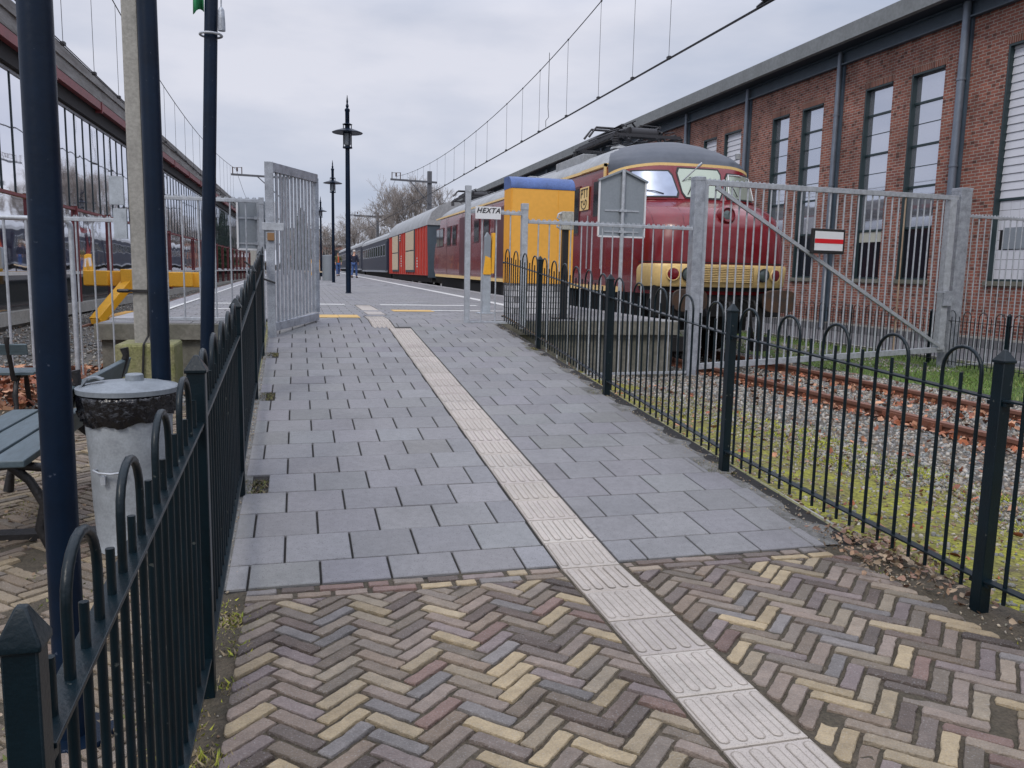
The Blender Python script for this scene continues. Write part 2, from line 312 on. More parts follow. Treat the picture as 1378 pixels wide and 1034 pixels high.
def brick_mat(name, c1, c2, cm, bw, rh, ms, axes='YZ', rough=.85, extra_dark=.35):
    m = bpy.data.materials.new(name); m.use_nodes = True; t = m.node_tree; b = t.nodes['Principled BSDF']; L = t.links.new
    b.inputs['Roughness'].default_value = rough
    tcn = t.nodes.new('ShaderNodeTexCoord'); sp = t.nodes.new('ShaderNodeSeparateXYZ'); L(tcn.outputs['Object'], sp.inputs[0])
    cb = t.nodes.new('ShaderNodeCombineXYZ')
    if axes == 'YZ':
        ad = t.nodes.new('ShaderNodeMath'); ad.operation = 'ADD'; L(sp.outputs['X'], ad.inputs[0]); L(sp.outputs['Y'], ad.inputs[1])
        L(ad.outputs[0], cb.inputs[0]); L(sp.outputs['Z'], cb.inputs[1])
    else:
        L(sp.outputs['X'], cb.inputs[0]); L(sp.outputs['Y'], cb.inputs[1])
    br = t.nodes.new('ShaderNodeTexBrick'); L(cb.outputs[0], br.inputs['Vector'])
    br.inputs['Scale'].default_value = 1; br.inputs['Brick Width'].default_value = bw; br.inputs['Row Height'].default_value = rh
    br.inputs['Mortar Size'].default_value = ms; br.inputs['Mortar Smooth'].default_value = .2; br.inputs['Bias'].default_value = -.1
    br.inputs['Color1'].default_value = (*c1, 1); br.inputs['Color2'].default_value = (*c2, 1); br.inputs['Mortar'].default_value = (*cm, 1)
    n = t.nodes.new('ShaderNodeTexNoise'); n.inputs['Scale'].default_value = 1.1; n.inputs['Detail'].default_value = 6; L(tcn.outputs['Object'], n.inputs['Vector'])
    r = t.nodes.new('ShaderNodeMapRange'); r.inputs['From Min'].default_value = .3; r.inputs['From Max'].default_value = .7
    r.inputs['To Min'].default_value = 1.12; r.inputs['To Max'].default_value = 1-extra_dark; L(n.outputs['Fac'], r.inputs['Value'])
    # single burnt bricks: a coarse per-brick value
    sn = t.nodes.new('ShaderNodeVectorMath'); sn.operation = 'SNAP'; L(cb.outputs[0], sn.inputs[0]); sn.inputs[1].default_value = (bw/2, rh, 1)
    wn = t.nodes.new('ShaderNodeTexWhiteNoise'); L(sn.outputs[0], wn.inputs['Vector'])
    r3 = t.nodes.new('ShaderNodeMapRange'); r3.inputs['From Min'].default_value = .86; r3.inputs['From Max'].default_value = .95
    r3.inputs['To Min'].default_value = 1; r3.inputs['To Max'].default_value = .45; L(wn.outputs['Value'], r3.inputs['Value'])
    mul0 = t.nodes.new('ShaderNodeMath'); mul0.operation = 'MULTIPLY'; L(r.outputs[0], mul0.inputs[0]); L(r3.outputs[0], mul0.inputs[1])
    mp_ = t.nodes.new('ShaderNodeMapping'); mp_.inputs['Scale'].default_value = (1, 1.6, .16) if axes == 'YZ' else (1, 1, 1); L(tcn.outputs['Object'], mp_.inputs[0])
    ns_ = t.nodes.new('ShaderNodeTexNoise'); ns_.inputs['Scale'].default_value = 1.7; ns_.inputs['Detail'].default_value = 5; L(mp_.outputs[0], ns_.inputs['Vector'])
    rs_ = t.nodes.new('ShaderNodeMapRange'); rs_.inputs['From Min'].default_value = .45; rs_.inputs['From Max'].default_value = .75; rs_.inputs['To Min'].default_value = 1; rs_.inputs['To Max'].default_value = .68; L(ns_.outputs['Fac'], rs_.inputs['Value'])
    mul = t.nodes.new('ShaderNodeMath'); mul.operation = 'MULTIPLY'; L(mul0.outputs[0], mul.inputs[0]); L(rs_.outputs[0], mul.inputs[1])
    v = t.nodes.new('ShaderNodeVectorMath'); v.operation = 'SCALE'; L(br.outputs['Color'], v.inputs[0]); L(mul.outputs[0], v.inputs['Scale'])
    L(v.outputs[0], b.inputs['Base Color'])
    bu = t.nodes.new('ShaderNodeBump'); bu.inputs['Strength'].default_value = .6; bu.inputs['Distance'].default_value = .006; bu.invert = True
    L(br.outputs['Fac'], bu.inputs['Height']); L(bu.outputs[0], b.inputs['Normal'])
    return m
M['brick'] = brick_mat('red brickwork', (.30, .10, .066), (.19, .062, .048), (.34, .30, .26), .25, .083, .011)
M['slabfar'] = brick_mat('distant slab paving', (.215, .214, .222), (.19, .19, .198), (.10, .10, .105), .3125, .3125, .007, 'XY', .8, .12)
M['blockwall'] = brick_mat('pale blocks', (.60, .60, .62), (.52, .52, .54), (.22, .22, .22), .24, .10, .008, 'YZ', .8, .15)

def zr(Y): return -.1+.005*max(Y-13, 0)            # rail head height
def zp(Y): return .67+.005*max(Y-14, 0)            # platform surface
def ramp(Y): return min(max(.0805*(Y-3.5), 0), .67) if Y < 14 else zp(Y)

# ------------------------------------------------------------------ ground, paving, tracks
PXL, PXR = -2.45, 5.87        # platform edges
mb = MB(); mb.box((-400, -200, -1.2), (400, 900, -.42)); struct(mb.build('ground', M['ballast'], smooth=0))

def sheet(name, m, x0, x1, y0, y1, zf, nx=1, ny=1, kind='structure'):
    s = MB(); xs = np.linspace(x0, x1, nx+1); ys = np.linspace(y0, y1, ny+1)
    vs = [(x, y, zf(x, y)) for y in ys for x in xs]
    fs = [(j*(nx+1)+i, j*(nx+1)+i+1, (j+1)*(nx+1)+i+1, (j+1)*(nx+1)+i) for j in range(ny) for i in range(nx)]
    s.add(vs, fs); o = s.build(name, m, smooth=80); o['kind'] = kind; return o
def rnd(x, y, s=1.0): return .5*math.sin(x*2.3*s+1.7*math.sin(y*1.9*s))+.5*math.sin(y*3.1*s+x*1.3*s+.6)
def gz_right(x, y):          # ground right of the ramp, falling to the ballast
    t = min(max((x-2.8)/2.6, 0), 1); t = t*t*(3-2*t)
    return -.05-.17*t+.012*rnd(x, y, 3)
sheet('ballast_bed', M['ballast'], 2.95, 9.3, -3, 12.2, gz_right, 50, 110)
sheet('track_bed', M['ballast'], 5.9, 11.9, 12.2, 400, lambda x, y: -.26+.005*max(y-13, 0)+.01*rnd(x, y), 8, 60)
sheet('mossy_verge', M['moss'], 2.84, 5.6, -3, 11.9, lambda x, y: gz_right(x, y)+.028+.007*rnd(x, y, 11)-.075*min(max((x-3.9-.25*max(4-y, 0)+.45*rnd(x, y, 1.1))/1.1, 0), 1), 50, 170)
sheet('lawn', M['lawn'], 9.3, 13.3, -3, 60, lambda x, y: -.23-.05*(x-9.3)/4+.015*rnd(x, y, 2), 30, 160)
sheet('road', M['asphalt'], 13.3, 17.05, -3, 120, lambda x, y: -.29, 1, 1)
mb = MB(); mb.box((13.2, -3, -.33), (13.3, 120, -.21)); struct(mb.build('road_kerb', M['concrete2'], smooth=0))
sheet('brick_bed', M['soil'], -7, 2.95, -3, 3.6, lambda x, y: -.0105+.0045*rnd(x, y, 9)+(.010*rnd(x, y, 5) if (x > 2.62 or -.5 < x < -.22) else 0), 360, 200)
sheet('left_brick_bed', M['soil'], -7, -.34, 3.6, 8.6, lambda x, y: -.014+.006*rnd(x, y, 4), 80, 60)
sheet('left_ballast_bed', M['ballast'], -6.4, -.36, 8.6, 12.0, lambda x, y: -.06+.02*rnd(x, y, 2), 60, 40)
sheet('left_track_bed', M['ballast'], -6.6, -2.4, 12.0, 400, lambda x, y: -.16+.005*max(y-13, 0)+.015*rnd(x, y, .8), 20, 200)

# --- herringbone clay bricks, each brick a worn little solid
PAL = [(.47, .37, .23), (.42, .34, .225), (.44, .35, .22), (.36, .30, .22), (.30, .235, .19), (.255, .205, .19), (.27, .22, .17), (.22, .175, .135), (.12, .092, .078), (.235, .155, .13), (.16, .12, .10),
       (.235, .215, .205), (.30, .24, .20), (.33, .27, .19), (.215, .172, .165), (.28, .225, .185), (.24, .20, .165), (.18, .145, .125), (.34, .275, .21), (.20, .165, .13), (.26, .20, .15)]
def clip(poly, ax, val, keep_less):
    out = []; n = len(poly)
    for i in range(n):
        a, b = poly[i], poly[(i+1) % n]
        ia = (a[ax] <= val) == keep_less; ib = (b[ax] <= val) == keep_less
        if ia: out.append(a)
        if ia != ib:
            t = (val-a[ax])/(b[ax]-a[ax]); out.append((a[0]+(b[0]-a[0])*t, a[1]+(b[1]-a[1])*t))
    return out
def brick_piece(s, poly, z, col, rag=.0022, h=.011):
    if len(poly) < 3: return
    P = []
    for i in range(len(poly)):
        a, b = poly[i], poly[(i+1) % len(poly)]; d = math.hypot(b[0]-a[0], b[1]-a[1])
        if d < .004: continue
        k = max(1, int(d/.045))
        for j in range(k): P.append((a[0]+(b[0]-a[0])*j/k, a[1]+(b[1]-a[1])*j/k))
    if len(P) < 3: return
    area = abs(sum(P[i][0]*P[(i+1) % len(P)][1]-P[(i+1) % len(P)][0]*P[i][1] for i in range(len(P))))/2
    if area < .0012: return
    cx = sum(p[0] for p in P)/len(P); cy = sum(p[1] for p in P)/len(P)
    # true inward offset of the convex outline, then worn edges
    A2 = sum(poly[i][0]*poly[(i+1) % len(poly)][1]-poly[(i+1) % len(poly)][0]*poly[i][1] for i in range(len(poly)))
    pl = poly if A2 > 0 else poly[::-1]; pl = [q for i, q in enumerate(pl) if math.hypot(q[0]-pl[i-1][0], q[1]-pl[i-1][1]) > .003]
    if len(pl) < 3: return
    def offs(pl, d):
        out = []; n = len(pl); ln = []
        for i in range(n):
            a, b = pl[i], pl[(i+1) % n]; l = math.hypot(b[0]-a[0], b[1]-a[1]); nx, ny = -(b[1]-a[1])/l, (b[0]-a[0])/l; ln.append((a[0]+nx*d, a[1]+ny*d, (b[0]-a[0])/l, (b[1]-a[1])/l))
        for i in range(n):
            x1, y1, u1, v1 = ln[i-1]; x2, y2, u2, v2 = ln[i]; den = u1*v2-v1*u2
            if abs(den) < .05: out.append((x2, y2)); continue
            t = ((x2-x1)*v2-(y2-y1)*u2)/den; out.append((x1+u1*t, y1+v1*t))
        return out
    gap = random.uniform(.0035, .0062); O = offs(pl, gap); P = []; NN = []
    for i in range(len(O)):
        a, b = O[i], O[(i+1) % len(O)]; l = math.hypot(b[0]-a[0], b[1]-a[1])
        if l < .006: continue
        nx, ny = -(b[1]-a[1])/l, (b[0]-a[0])/l; k = max(2, int(l/.022))
        for j in range(k):
            f = j/k; q = abs(random.gauss(0, rag)) if 0 < j else .0; P.append((a[0]+(b[0]-a[0])*f+nx*q+(0 if j else (cx-a[0])*.03), a[1]+(b[1]-a[1])*f+ny*q+(0 if j else (cy-a[1])*.07)))
    if len(P) < 3: return
    def inset(p, d):
        l = math.hypot(p[0]-cx, p[1]-cy); f = max(0, 1-d/max(l, .01)); return (cx+(p[0]-cx)*f, cy+(p[1]-cy)*f)
    Q = list(P); n = len(Q)
    tx, ty = random.gauss(0, .012), random.gauss(0, .012); dz = random.gauss(0, .0018)-(.004 if random.random() < .12 else 0)
    T = [inset(p, .0035) for p in Q]
    zz = lambda p: z+dz+(p[0]-cx)*tx*.8+(p[1]-cy)*ty*.8
    vs = [(p[0], p[1], zz(p)-h*1.6) for p in Q]+[(p[0], p[1], zz(p)-.0035) for p in Q]+[(p[0], p[1], zz(p)) for p in T]
    fs = [(i, (i+1) % n, n+(i+1) % n, n+i) for i in range(n)]+[(n+i, n+(i+1) % n, 2*n+(i+1) % n, 2*n+i) for i in range(n)]+[tuple(range(2*n, 3*n))]
    s.col = col; s.add(vs, fs)
def herring(s, rects, L=.205, W=.0625, origin=(.939, 2.884), skip=0.0, tint=None):
    c = math.cos(math.pi/4); ox, oy = origin
    X0 = min(r[0] for r in rects)-.3; X1 = max(r[1] for r in rects)+.3; Y0 = min(r[2] for r in rects)-.3; Y1 = max(r[3] for r in rects)+.3
    for m in range(-60, 60):
        for k in range(-220, 220):
            for kind in (0, 1):
                if kind == 0: a0, a1, b0, b1 = k*W+m*L, k*W+L+m*L, k*W-m*L, k*W+W-m*L
                else: a0, a1, b0, b1 = k*W-W+m*L, k*W+m*L, k*W-m*L, k*W+L-m*L
                ca, cb_ = (a0+a1)/2, (b0+b1)/2
                x = ox+(ca-cb_)*c; y = oy+(ca+cb_)*c
                if not (X0 < x < X1 and Y0 < y < Y1): continue
                P = [(ox+(a-b)*c, oy+(a+b)*c) for a, b in ((a0, b0), (a1, b0), (a1, b1), (a0, b1))]
                for (x0, x1, y0, y1) in rects:
                    q = clip(P, 0, x0, False); q = clip(q, 0, x1, True) if q else q
                    q = clip(q, 1, y0, False) if q else q; q = clip(q, 1, y1, True) if q else q
                    if q and len(q) > 2 and random.random() >= skip:
                        cc = random.choice(PAL); g = random.uniform(.8, 1.12)*(.82 if random.random() < .2 else 1)
                        if tint: cc = tuple(a*(1-tint[3])+b*tint[3] for a, b in zip(cc, tint))
                        brick_piece(s, q, 0, tuple(a*g*.84 for a in cc))
s = MB()
herring(s, [(-.24, 1.172, 1.1, 3.365), (1.492, 2.66, 1.1, 3.365)], skip=.004)
x = -.24
for yy in (3.37, 3.435):                              # stretcher courses against the ramp
    x = -.24 - random.random()*.1
    while x < 2.6:
        w = random.choice([.205, .205, .15, .1])
        for (a, b) in ((-.24, 1.172), (1.492, 2.60)):
            q = (max(x, a), min(x+w, b))
            if q[1]-q[0] > .03 and random.random() > .06: brick_piece(s, [(q[0], yy), (q[1], yy), (q[1], yy+.06), (q[0], yy+.06)], -.001, tuple(c*.9 for c in random.choice(PAL)))
        x += w+.008
struct(s.build('brick_paving', M['brickpave'], smooth=30))
s = MB(); herring(s, [(-4.6, -.46, .9, 8.2)], skip=.10, origin=(.91, 2.8), tint=(.25, .19, .12, .45))
struct(s.build('old_brick_paving', M['brickpave'], smooth=30))

# --- slabs
def slab(s, x0, x1, y0, y1, zf, cut=0.0, tone=None):
    g = random.gauss(1, .052) if tone is None else tone; s.col = (g, g*random.gauss(1, .01), g*random.gauss(1, .015))
    j = .0044; x0 += j*1.25; x1 -= j*1.25; y0 += j; y1 -= j; b = .004; dz = random.gauss(0, .0008)
    ring = [(x0, y0), (x1, y0), (x1, y1), (x0, y1)]; top = [(x0+b, y0+b), (x1-b, y0+b), (x1-b, y1-b), (x0+b, y1-b)]
    vs = [(x, y, zf(y)-.02) for x, y in ring]+[(x, y, zf(y)-.003+dz) for x, y in ring]+[(x, y, zf(y)+dz) for x, y in top]
    fs = [(i, (i+1) % 4, 4+(i+1) % 4, 4+i) for i in range(4)]+[(4+i, 4+(i+1) % 4, 8+(i+1) % 4, 8+i) for i in range(4)]+[(8, 9, 10, 11)]
    s.add(vs, fs)
HOLES = [(4.66, 4.96, -.4, -.19), (7.0, 7.27, -.45, -.21), (9.0, 9.24, -.5, -.22), (4.66, 4.93, 2.62, 2.9), (6.9, 7.14, 2.6, 2.9), (9.3, 9.5, 2.66, 2.95)]
def row(s, y0, y1, xa, xb, phase, gaps, zf):
    P = .3125; k0 = math.floor((xa-phase)/P)
    for k in range(k0, k0+60):
        a, b = phase+k*P, phase+(k+1)*P
        if a > xb: break
        segs = [(max(a, xa), min(b, xb))]
        for g0, g1, gy0, gy1 in gaps:
            if (y0+y1)/2 < gy0 or (y0+y1)/2 > gy1: continue
            ns = []
            for p, q in segs:
                if q <= g0 or p >= g1: ns.append((p, q)); continue
                if p < g0: ns.append((p, g0))
                if q > g1: ns.append((g1, q))
            segs = ns
        for p, q in segs:
            if q-p > .035: slab(s, p, q, y0, y1, zf)
GAPS = [(1.177, 1.483, 3, 10.97), (.967, 1.273, 10.97, 12.62), (1.07, 1.38, 13.2, 14.1), (1.08, 1.39, 14.5, 16.4)]
s = MB(); ys = [3.512, 3.75]
while ys[-1] < 11.75: ys.append(ys[-1]+.3205)
ys[-1] = 11.82
for i in range(len(ys)-1):
    y0, y1 = ys[i], ys[i+1]; ym = (y0+y1)/2
    xa = -.325-.004*max(ym-6, 0)*2; xb = 2.64+.017*(ym-3.5)+random.uniform(-.04, .07)
    gaps = list(GAPS)
    for hy0, hy1, hx0, hx1 in HOLES:
        if hy0-.1 < ym < hy1+.1 and abs(ym-(hy0+hy1)/2) < .17: gaps.append((hx0, hx1, 0, 99))
    row(s, y0, y1, xa, xb, -.233 if i % 2 == 0 else -.080, gaps, ramp)
struct(s.build('ramp_paving', M['slab'], smooth=30))
sheet('ramp_bed', M['joint'], -.37, 2.86, 3.5, 11.82, lambda x, y: ramp(y)-.012, 4, 60)
s = MB(); y = 11.13
for i in range(2): row(s, y, y+.345, PXL+.02, -.47, -.1+.15*i, [], lambda v: .655); y += .345
y = 11.82; i = 0
while y < 30:
    row(s, y, y+.3125, PXL+.32, PXR-.32, -.233 if i % 2 else -.08, GAPS, zp); y += .3125; i += 1
struct(s.build('platform_paving', M['slab'], smooth=30))
sheet('platform_corner_bed', M['joint'], PXL+.02, -.47, 11.0, 11.82, lambda x, y: .64)
sheet('platform_bed', M['joint'], PXL+.3, PXR-.3, 11.82, y+.05, lambda x, y: zp(y)-.012, 1, 4)
sheet('far_platform_paving', M['slabfar'], PXL+.3, PXR-.3, y, 260, lambda x, y: zp(y), 1, 40)
# platform edges, coping and walls
s = MB()
for (xa, xb) in ((PXR-.318, PXR), (PXL, PXL+.318)):
    yy = 11.82
    while yy < 120:
        L_ = .5 if yy < 40 else 5; s.col = (random.gauss(1, .05),)*3
        slab(s, xa, xb, yy, yy+L_, zp, tone=random.gauss(1.55, .08)); yy += L_
struct(s.build('platform_edge', M['slab'], smooth=30))
s = MB()
s.box((2.92, 11.80, .45), (5.87, 11.95, .655)); s.box((PXL, 10.98, .45), (-.46, 11.13, .645))
struct(s.build('platform_coping', M['concrete'], smooth=0))
s = MB()
s.box((2.86, 11.90, -.5), (5.80, 12.1, .45)); s.box((PXL+.06, 11.08, -.5), (-.47, 11.3, .45)); s.box((PXL+.06, 11.3, -.5), (PXL+.2, 12.1, .6))
s.box((5.68, 12.1, -.5), (5.80, 260, .60)); s.box((PXL+.06, 12.1, -.5), (PXL+.2, 260, .60))
struct(s.build('platform_wall', M['concrete'], smooth=0))
s = MB()   # ramp flanks
for xa, xb in ((2.80, 2.90), (-.46, -.36)):
    pts = [(3.3, -.3), (3.3, ramp(3.3)-.02), (3.5, -.02), (11.82, .63), (11.82, -.3)]
    s.prism(pts, lambda a, b, t, xa=xa, xb=xb: (xa if t == 0 else xb, a, b))
struct(s.build('ramp_kerb', M['mossconc'], smooth=0))
sheet('edge_mortar', mat('grey mortar edge', (.20, .20, .195), .95, col2=(.07, .068, .06), nscale=14, bump=.8, dirt=.3), 2.56, 2.84, 3.52, 11.7, lambda x, y: ramp(y)-.0035-.03*max(0, (x-2.7)/.14)*(.5+.5*rnd(x, y, 6)), 14, 300)
sheet('left_edge_mortar', bpy.data.materials['grey mortar edge'], -.37, -.28, 3.52, 11.7, lambda x, y: ramp(y)-.006, 3, 100)
s = MB(); s.box((2.84, 1.0, -.2), (2.93, 3.5, -.035)); s.prism([(3.5, -.3), (3.5, -.035), (11.8, .5), (11.8, -.3)], lambda a, b, t: (2.90+.055*t, a, b))
struct(s.build('edging_strip', M['concrete2'], smooth=0))

# --- ribbed guide tiles
def ribtile(s, x0, x1, y0, y1, zf, ribs=True):
    g = random.gauss(1, .05); s.col = (g, g, g); j = .0025
    slab(s, x0, x1, y0, y1, lambda y: zf(y)+.001, tone=g); s.col = (g*.985, g*.98, g*.98)
    if not ribs: return
    w = (x1-x0); 
    for k in range(5):
        cx = x0+w*(k+.5)/5.0; r = .0165; ya, yb = y0+.022, y1-.022
        P = [(cx+r*math.cos(a), ya+r+r*math.sin(a)) for a in [math.pi+math.pi*i/6 for i in range(7)]]+[(cx+r*math.cos(a), yb-r+r*math.sin(a)) for a in [math.pi*i/6 for i in range(7)]]
        n = len(P); f = .72; kc = s.col; s.col = (.66, .64, .61)
        G_ = [(cx+(p[0]-cx)*1.12, (ya+yb)/2+(p[1]-(ya+yb)/2)*1.016) for p in P]; s.add([(p[0], p[1], zf(p[1])+.0034) for p in G_], [tuple(range(n))]); s.col = kc
        T = [(cx+(p[0]-cx)*f, (ya+yb)/2+(p[1]-(ya+yb)/2)*.965) for p in P]
        s.add([(p[0], p[1], zf(p[1])+.0020) for p in P]+[(p[0], p[1], zf(p[1])+.0054) for p in T], [(i, (i+1) % n, n+(i+1) % n, n+i) for i in range(n)]+[tuple(range(n, 2*n))])
s = MB(); y = 3.3287+.3*25+.14
y = 10.97
while y > 1.0: ribtile(s, 1.18, 1.48, y-.3, y, ramp); y -= .3
y = 10.97
while y < 12.6: ribtile(s, .97, 1.27, y, min(y+.3, 12.62), lambda v: ramp(v)); y += .3
for a, b, x0 in ((13.2, 14.1, 1.075), (14.5, 16.4, 1.085)):
    y = a
    while y < b-.1: ribtile(s, x0, x0+.3, y, y+.3, zp, False); y += .3
struct(s.build('guide_strip', M['tactile'], smooth=30))
def mark(name, m, rects):
    s = MB()
    for x0, x1, y0, y1 in rects:
        n = max(1, int((y1-y0)/10)); 
        for i in range(n):
            a, b = y0+(y1-y0)*i/n, y0+(y1-y0)*(i+1)/n
            s.quad((x0, a, zp(a)+.005), (x1, a, zp(a)+.005), (x1, b, zp(b)+.005), (x0, b, zp(b)+.005))
    return struct(s.build(name, m, smooth=0))
mark('white_marking', M['white'], [(.25, .89, 16.38, 16.7), (1.6, 3.6, 16.4, 16.7), (2.3, 3.7, 14.38, 14.6), (4.2, 4.42, 16, 150), (-2.1, -2.02, 12.2, 120), (-1.6, -.8, 16.4, 16.7), (-1.5, -.6, 14.4, 14.6)])
mark('orange_marking', M['orange'], [(.28, .585, 12.18, 12.95), (.592, .89, 12.18, 12.95), (1.6, 2.32, 14.12, 14.66)])

# --- tracks
def track(xc, y0, y1, name, sleepers=True, step=.6):
    s = MB()
    for sx in (-.7535, .7535):
        ys_ = [y0, min(max(13, y0), y1), y1]
        for a, b in zip(ys_[:-1], ys_[1:]):
            if b-a < .01: continue
            for prof, m_ in (([(-.07, -.15), (.07, -.15), (.07, -.138), (.014, -.12), (.014, -.045), (-.014, -.045), (-.014, -.12), (-.07, -.138)], 0), ([(-.034, -.045), (.034, -.045), (.035, -.006), (.028, 0), (-.028, 0), (-.035, -.006)], 1)):
                s.cur = m_
                s.prism(prof, lambda p, q, t, a=a, b=b, sx=sx: (xc+sx+p, b if t else a, (zr(b) if t else zr(a))+q))
    struct(s.build(name, [M['rail'], M['railtop']], smooth=0))
    s = MB(); y = y0
    while y < min(y1, 70):
        w = random.uniform(.11, .13); z = zr(y)-.155+random.uniform(-.012, .004)
        s.box((xc-1.28, y-w, z-.15), (xc+1.28, y+w, z)); y += step
    struct(s.build(name.replace('rails', 'sleepers'), M['sleeper'], smooth=0))
track(7.38, -2, 200, 'rails'); track(-4.2, 21, 200, 'siding_rails')
# joint bar and timber on the near rail
s = MB(); s.box((6.57, 7.0, -.2), (6.592, 7.9, -.125)); 
for yy in (7.1, 7.3, 7.6, 7.8): s.cyl((6.55, yy, -.16), (6.57, yy, -.16), .016, n=6)
struct(s.build('rail_joint_bar', M['rail'], smooth=0))

# --- loose stones, leaves, moss and grass (nobody could count them)
ICO_V = []; _p = (1+5**.5)/2
for a, b in ((-1, _p), (1, _p), (-1, -_p), (1, -_p)): ICO_V += [(a, b, 0)]
for a, b in ((-1, _p), (1, _p), (-1, -_p), (1, -_p)): ICO_V += [(0, a, b)]
for a, b in ((_p, -1), (_p, 1), (-_p, -1), (-_p, 1)): ICO_V += [(a, 0, b)]
ICO_V = np.array(ICO_V)/np.linalg.norm(ICO_V[0])
ICO_F = np.array([(0,11,5),(0,5,1),(0,1,7),(0,7,10),(0,10,11),(1,5,9),(5,11,4),(11,10,2),(10,7,6),(7,1,8),(3,9,4),(3,4,2),(3,2,6),(3,6,8),(3,8,9),(4,9,5),(2,4,11),(6,2,10),(8,6,7),(9,8,1)])
def scatter_stones(name, P, size, cols, flat=.6):
    n = len(P); V = ICO_V[None]*rng.uniform(.6, 1.15, (n, 12, 1))*np.stack([rng.uniform(.7, 1.3, n), rng.uniform(.5, 1, n), rng.uniform(.4, .8, n)], 1)[:, None]
    q = rng.normal(size=(n, 4)); q[:, 1:3] *= .5; q /= np.linalg.norm(q, axis=1)[:, None]; w, x, y, z = q.T
    Rm = np.stack([1-2*(y*y+z*z), 2*(x*y-z*w), 2*(x*z+y*w), 2*(x*y+z*w), 1-2*(x*x+z*z), 2*(y*z-x*w), 2*(x*z-y*w), 2*(y*z+x*w), 1-2*(x*x+y*y)], 1).reshape(n, 3, 3)
    V = np.einsum('nij,nkj->nki', Rm, V)*size[:, None, None]+P[:, None]
    Fc = (ICO_F[None]+np.arange(n)[:, None, None]*12).reshape(-1, 3)
    C = np.repeat(cols, 12, axis=0)
    return struct(np_mesh(name, V.reshape(-1, 3), Fc, M['stone'], C), 'stuff')
def stone_cols(n):
    base = np.array([(.29, .285, .28), (.36, .33, .28), (.20, .20, .20), (.30, .26, .21), (.46, .43, .38), (.25, .265, .25), (.24, .17, .12)])
    return base[rng.integers(0, len(base), n)]*rng.uniform(.75, 1.15, (n, 1))
# right ballast
N = 27000
X = rng.uniform(3.1, 9.2, N); Y = rng.uniform(2.2, 12.1, N)
keep = rng.random(N) < np.clip((X-3.7-.2*np.maximum(4-Y, 0)+.5*np.sin(Y*1.7)+.3*np.sin(Y*4.1+X*3)), .22, 1)
keep &= ~((np.abs(X-6.63) < .05) | (np.abs(X-8.13) < .05)); X, Y = X[keep], Y[keep]
Z = np.array([gz_right(a, b) for a, b in zip(X, Y)]); sz = rng.uniform(.014, .034, len(X))*np.where(X < 4.2, .9, 1)
scatter_stones('ballast_stones', np.stack([X, Y, Z+.004], 1), sz, stone_cols(len(X)))
N = 5000; X = rng.uniform(5.95, 11.8, N); Y = 12.2+rng.random(N)**1.5*26
scatter_stones('track_stones', np.stack([X, Y, -.25+.005*np.maximum(Y-13, 0)], 1), rng.uniform(.02, .04, N), stone_cols(N))
N = 9000; X = rng.uniform(-6.3, -.5, N); Y = rng.uniform(8.5, 12, N); k = (X < -2.5) | (Y < 11.0); X, Y = X[k], Y[k]
scatter_stones('left_ballast_stones', np.stack([X, Y, np.full(len(X), -.045)], 1), rng.uniform(.016, .036, len(X)), stone_cols(len(X)))
N = 7000; X = rng.uniform(-6.3, -2.6, N); Y = 12+rng.random(N)**1.4*40
scatter_stones('siding_stones', np.stack([X, Y, -.145+.005*np.maximum(Y-13, 0)], 1), rng.uniform(.02, .045, N), stone_cols(N))
# grit on joints and path edges
N = 2600; X = np.concatenate([rng.normal(2.72, .06, N//2), rng.normal(-.36, .05, N//2)]); Y = rng.uniform(1.2, 11.5, N)
Z = np.array([ramp(b)-.005 for b in Y]); k = ~((X > 2.6+.02*(Y-3.5)-.25) & (X < 2.6+.02*np.maximum(Y-3.5, 0)) & (Y > 3.5)); X, Y, Z = X[k], Y[k], Z[k]
scatter_stones('path_grit', np.stack([X, Y, Z], 1), rng.uniform(.003, .009, len(X)), stone_cols(len(X))*np.array([1.1, 1, .85]))

def leaves(name, P, size, pal):
    n = len(P); base = np.array([(0, -1, 0), (.55, -.35, .18), (.75, .35, .1), (.1, 1, .02), (-.6, .4, .2), (-.62, -.3, .15), (0, .1, -.12)])
    V = base[None]*rng.uniform(.7, 1.3, (n, 7, 1)); V[:, :, 2] *= rng.uniform(-.6, 2.2, (n, 1))
    q = rng.normal(size=(n, 4)); q[:, 1:3] *= .35; q /= np.linalg.norm(q, axis=1)[:, None]; w, x, y, z = q.T
    Rm = np.stack([1-2*(y*y+z*z), 2*(x*y-z*w), 2*(x*z+y*w), 2*(x*y+z*w), 1-2*(x*x+z*z), 2*(y*z-x*w), 2*(x*z-y*w), 2*(y*z+x*w), 1-2*(x*x+y*y)], 1).reshape(n, 3, 3)
    V = np.einsum('nij,nkj->nki', Rm, V)*size[:, None, None]+P[:, None]
    tri = np.array([(0, 1, 6), (1, 2, 6), (2, 3, 6), (3, 4, 6), (4, 5, 6), (5, 0, 6)])
    Fc = (tri[None]+np.arange(n)[:, None, None]*7).reshape(-1, 3)
    pal = np.array(pal); C = np.repeat(pal[rng.integers(0, len(pal), n)]*rng.uniform(.7, 1.25, (n, 1)), 7, axis=0)
    return struct(np_mesh(name, V.reshape(-1, 3), Fc, M['leafm'], C), 'stuff')
LP = [(.40, .13, .06), (.30, .10, .05), (.42, .20, .11), (.22, .085, .05), (.50, .27, .16), (.18, .09, .06)]
N = 1500; side = rng.integers(0, 3, N)
X = np.where(side == 0, rng.normal(6.48, .09, N), np.where(side == 1, rng.normal(7.4, .5, N), rng.normal(8.0, .09, N))); Y = rng.uniform(4, 12, N)
P = np.stack([X, Y, np.array([gz_right(a, b) for a, b in zip(X, Y)])+.03], 1)
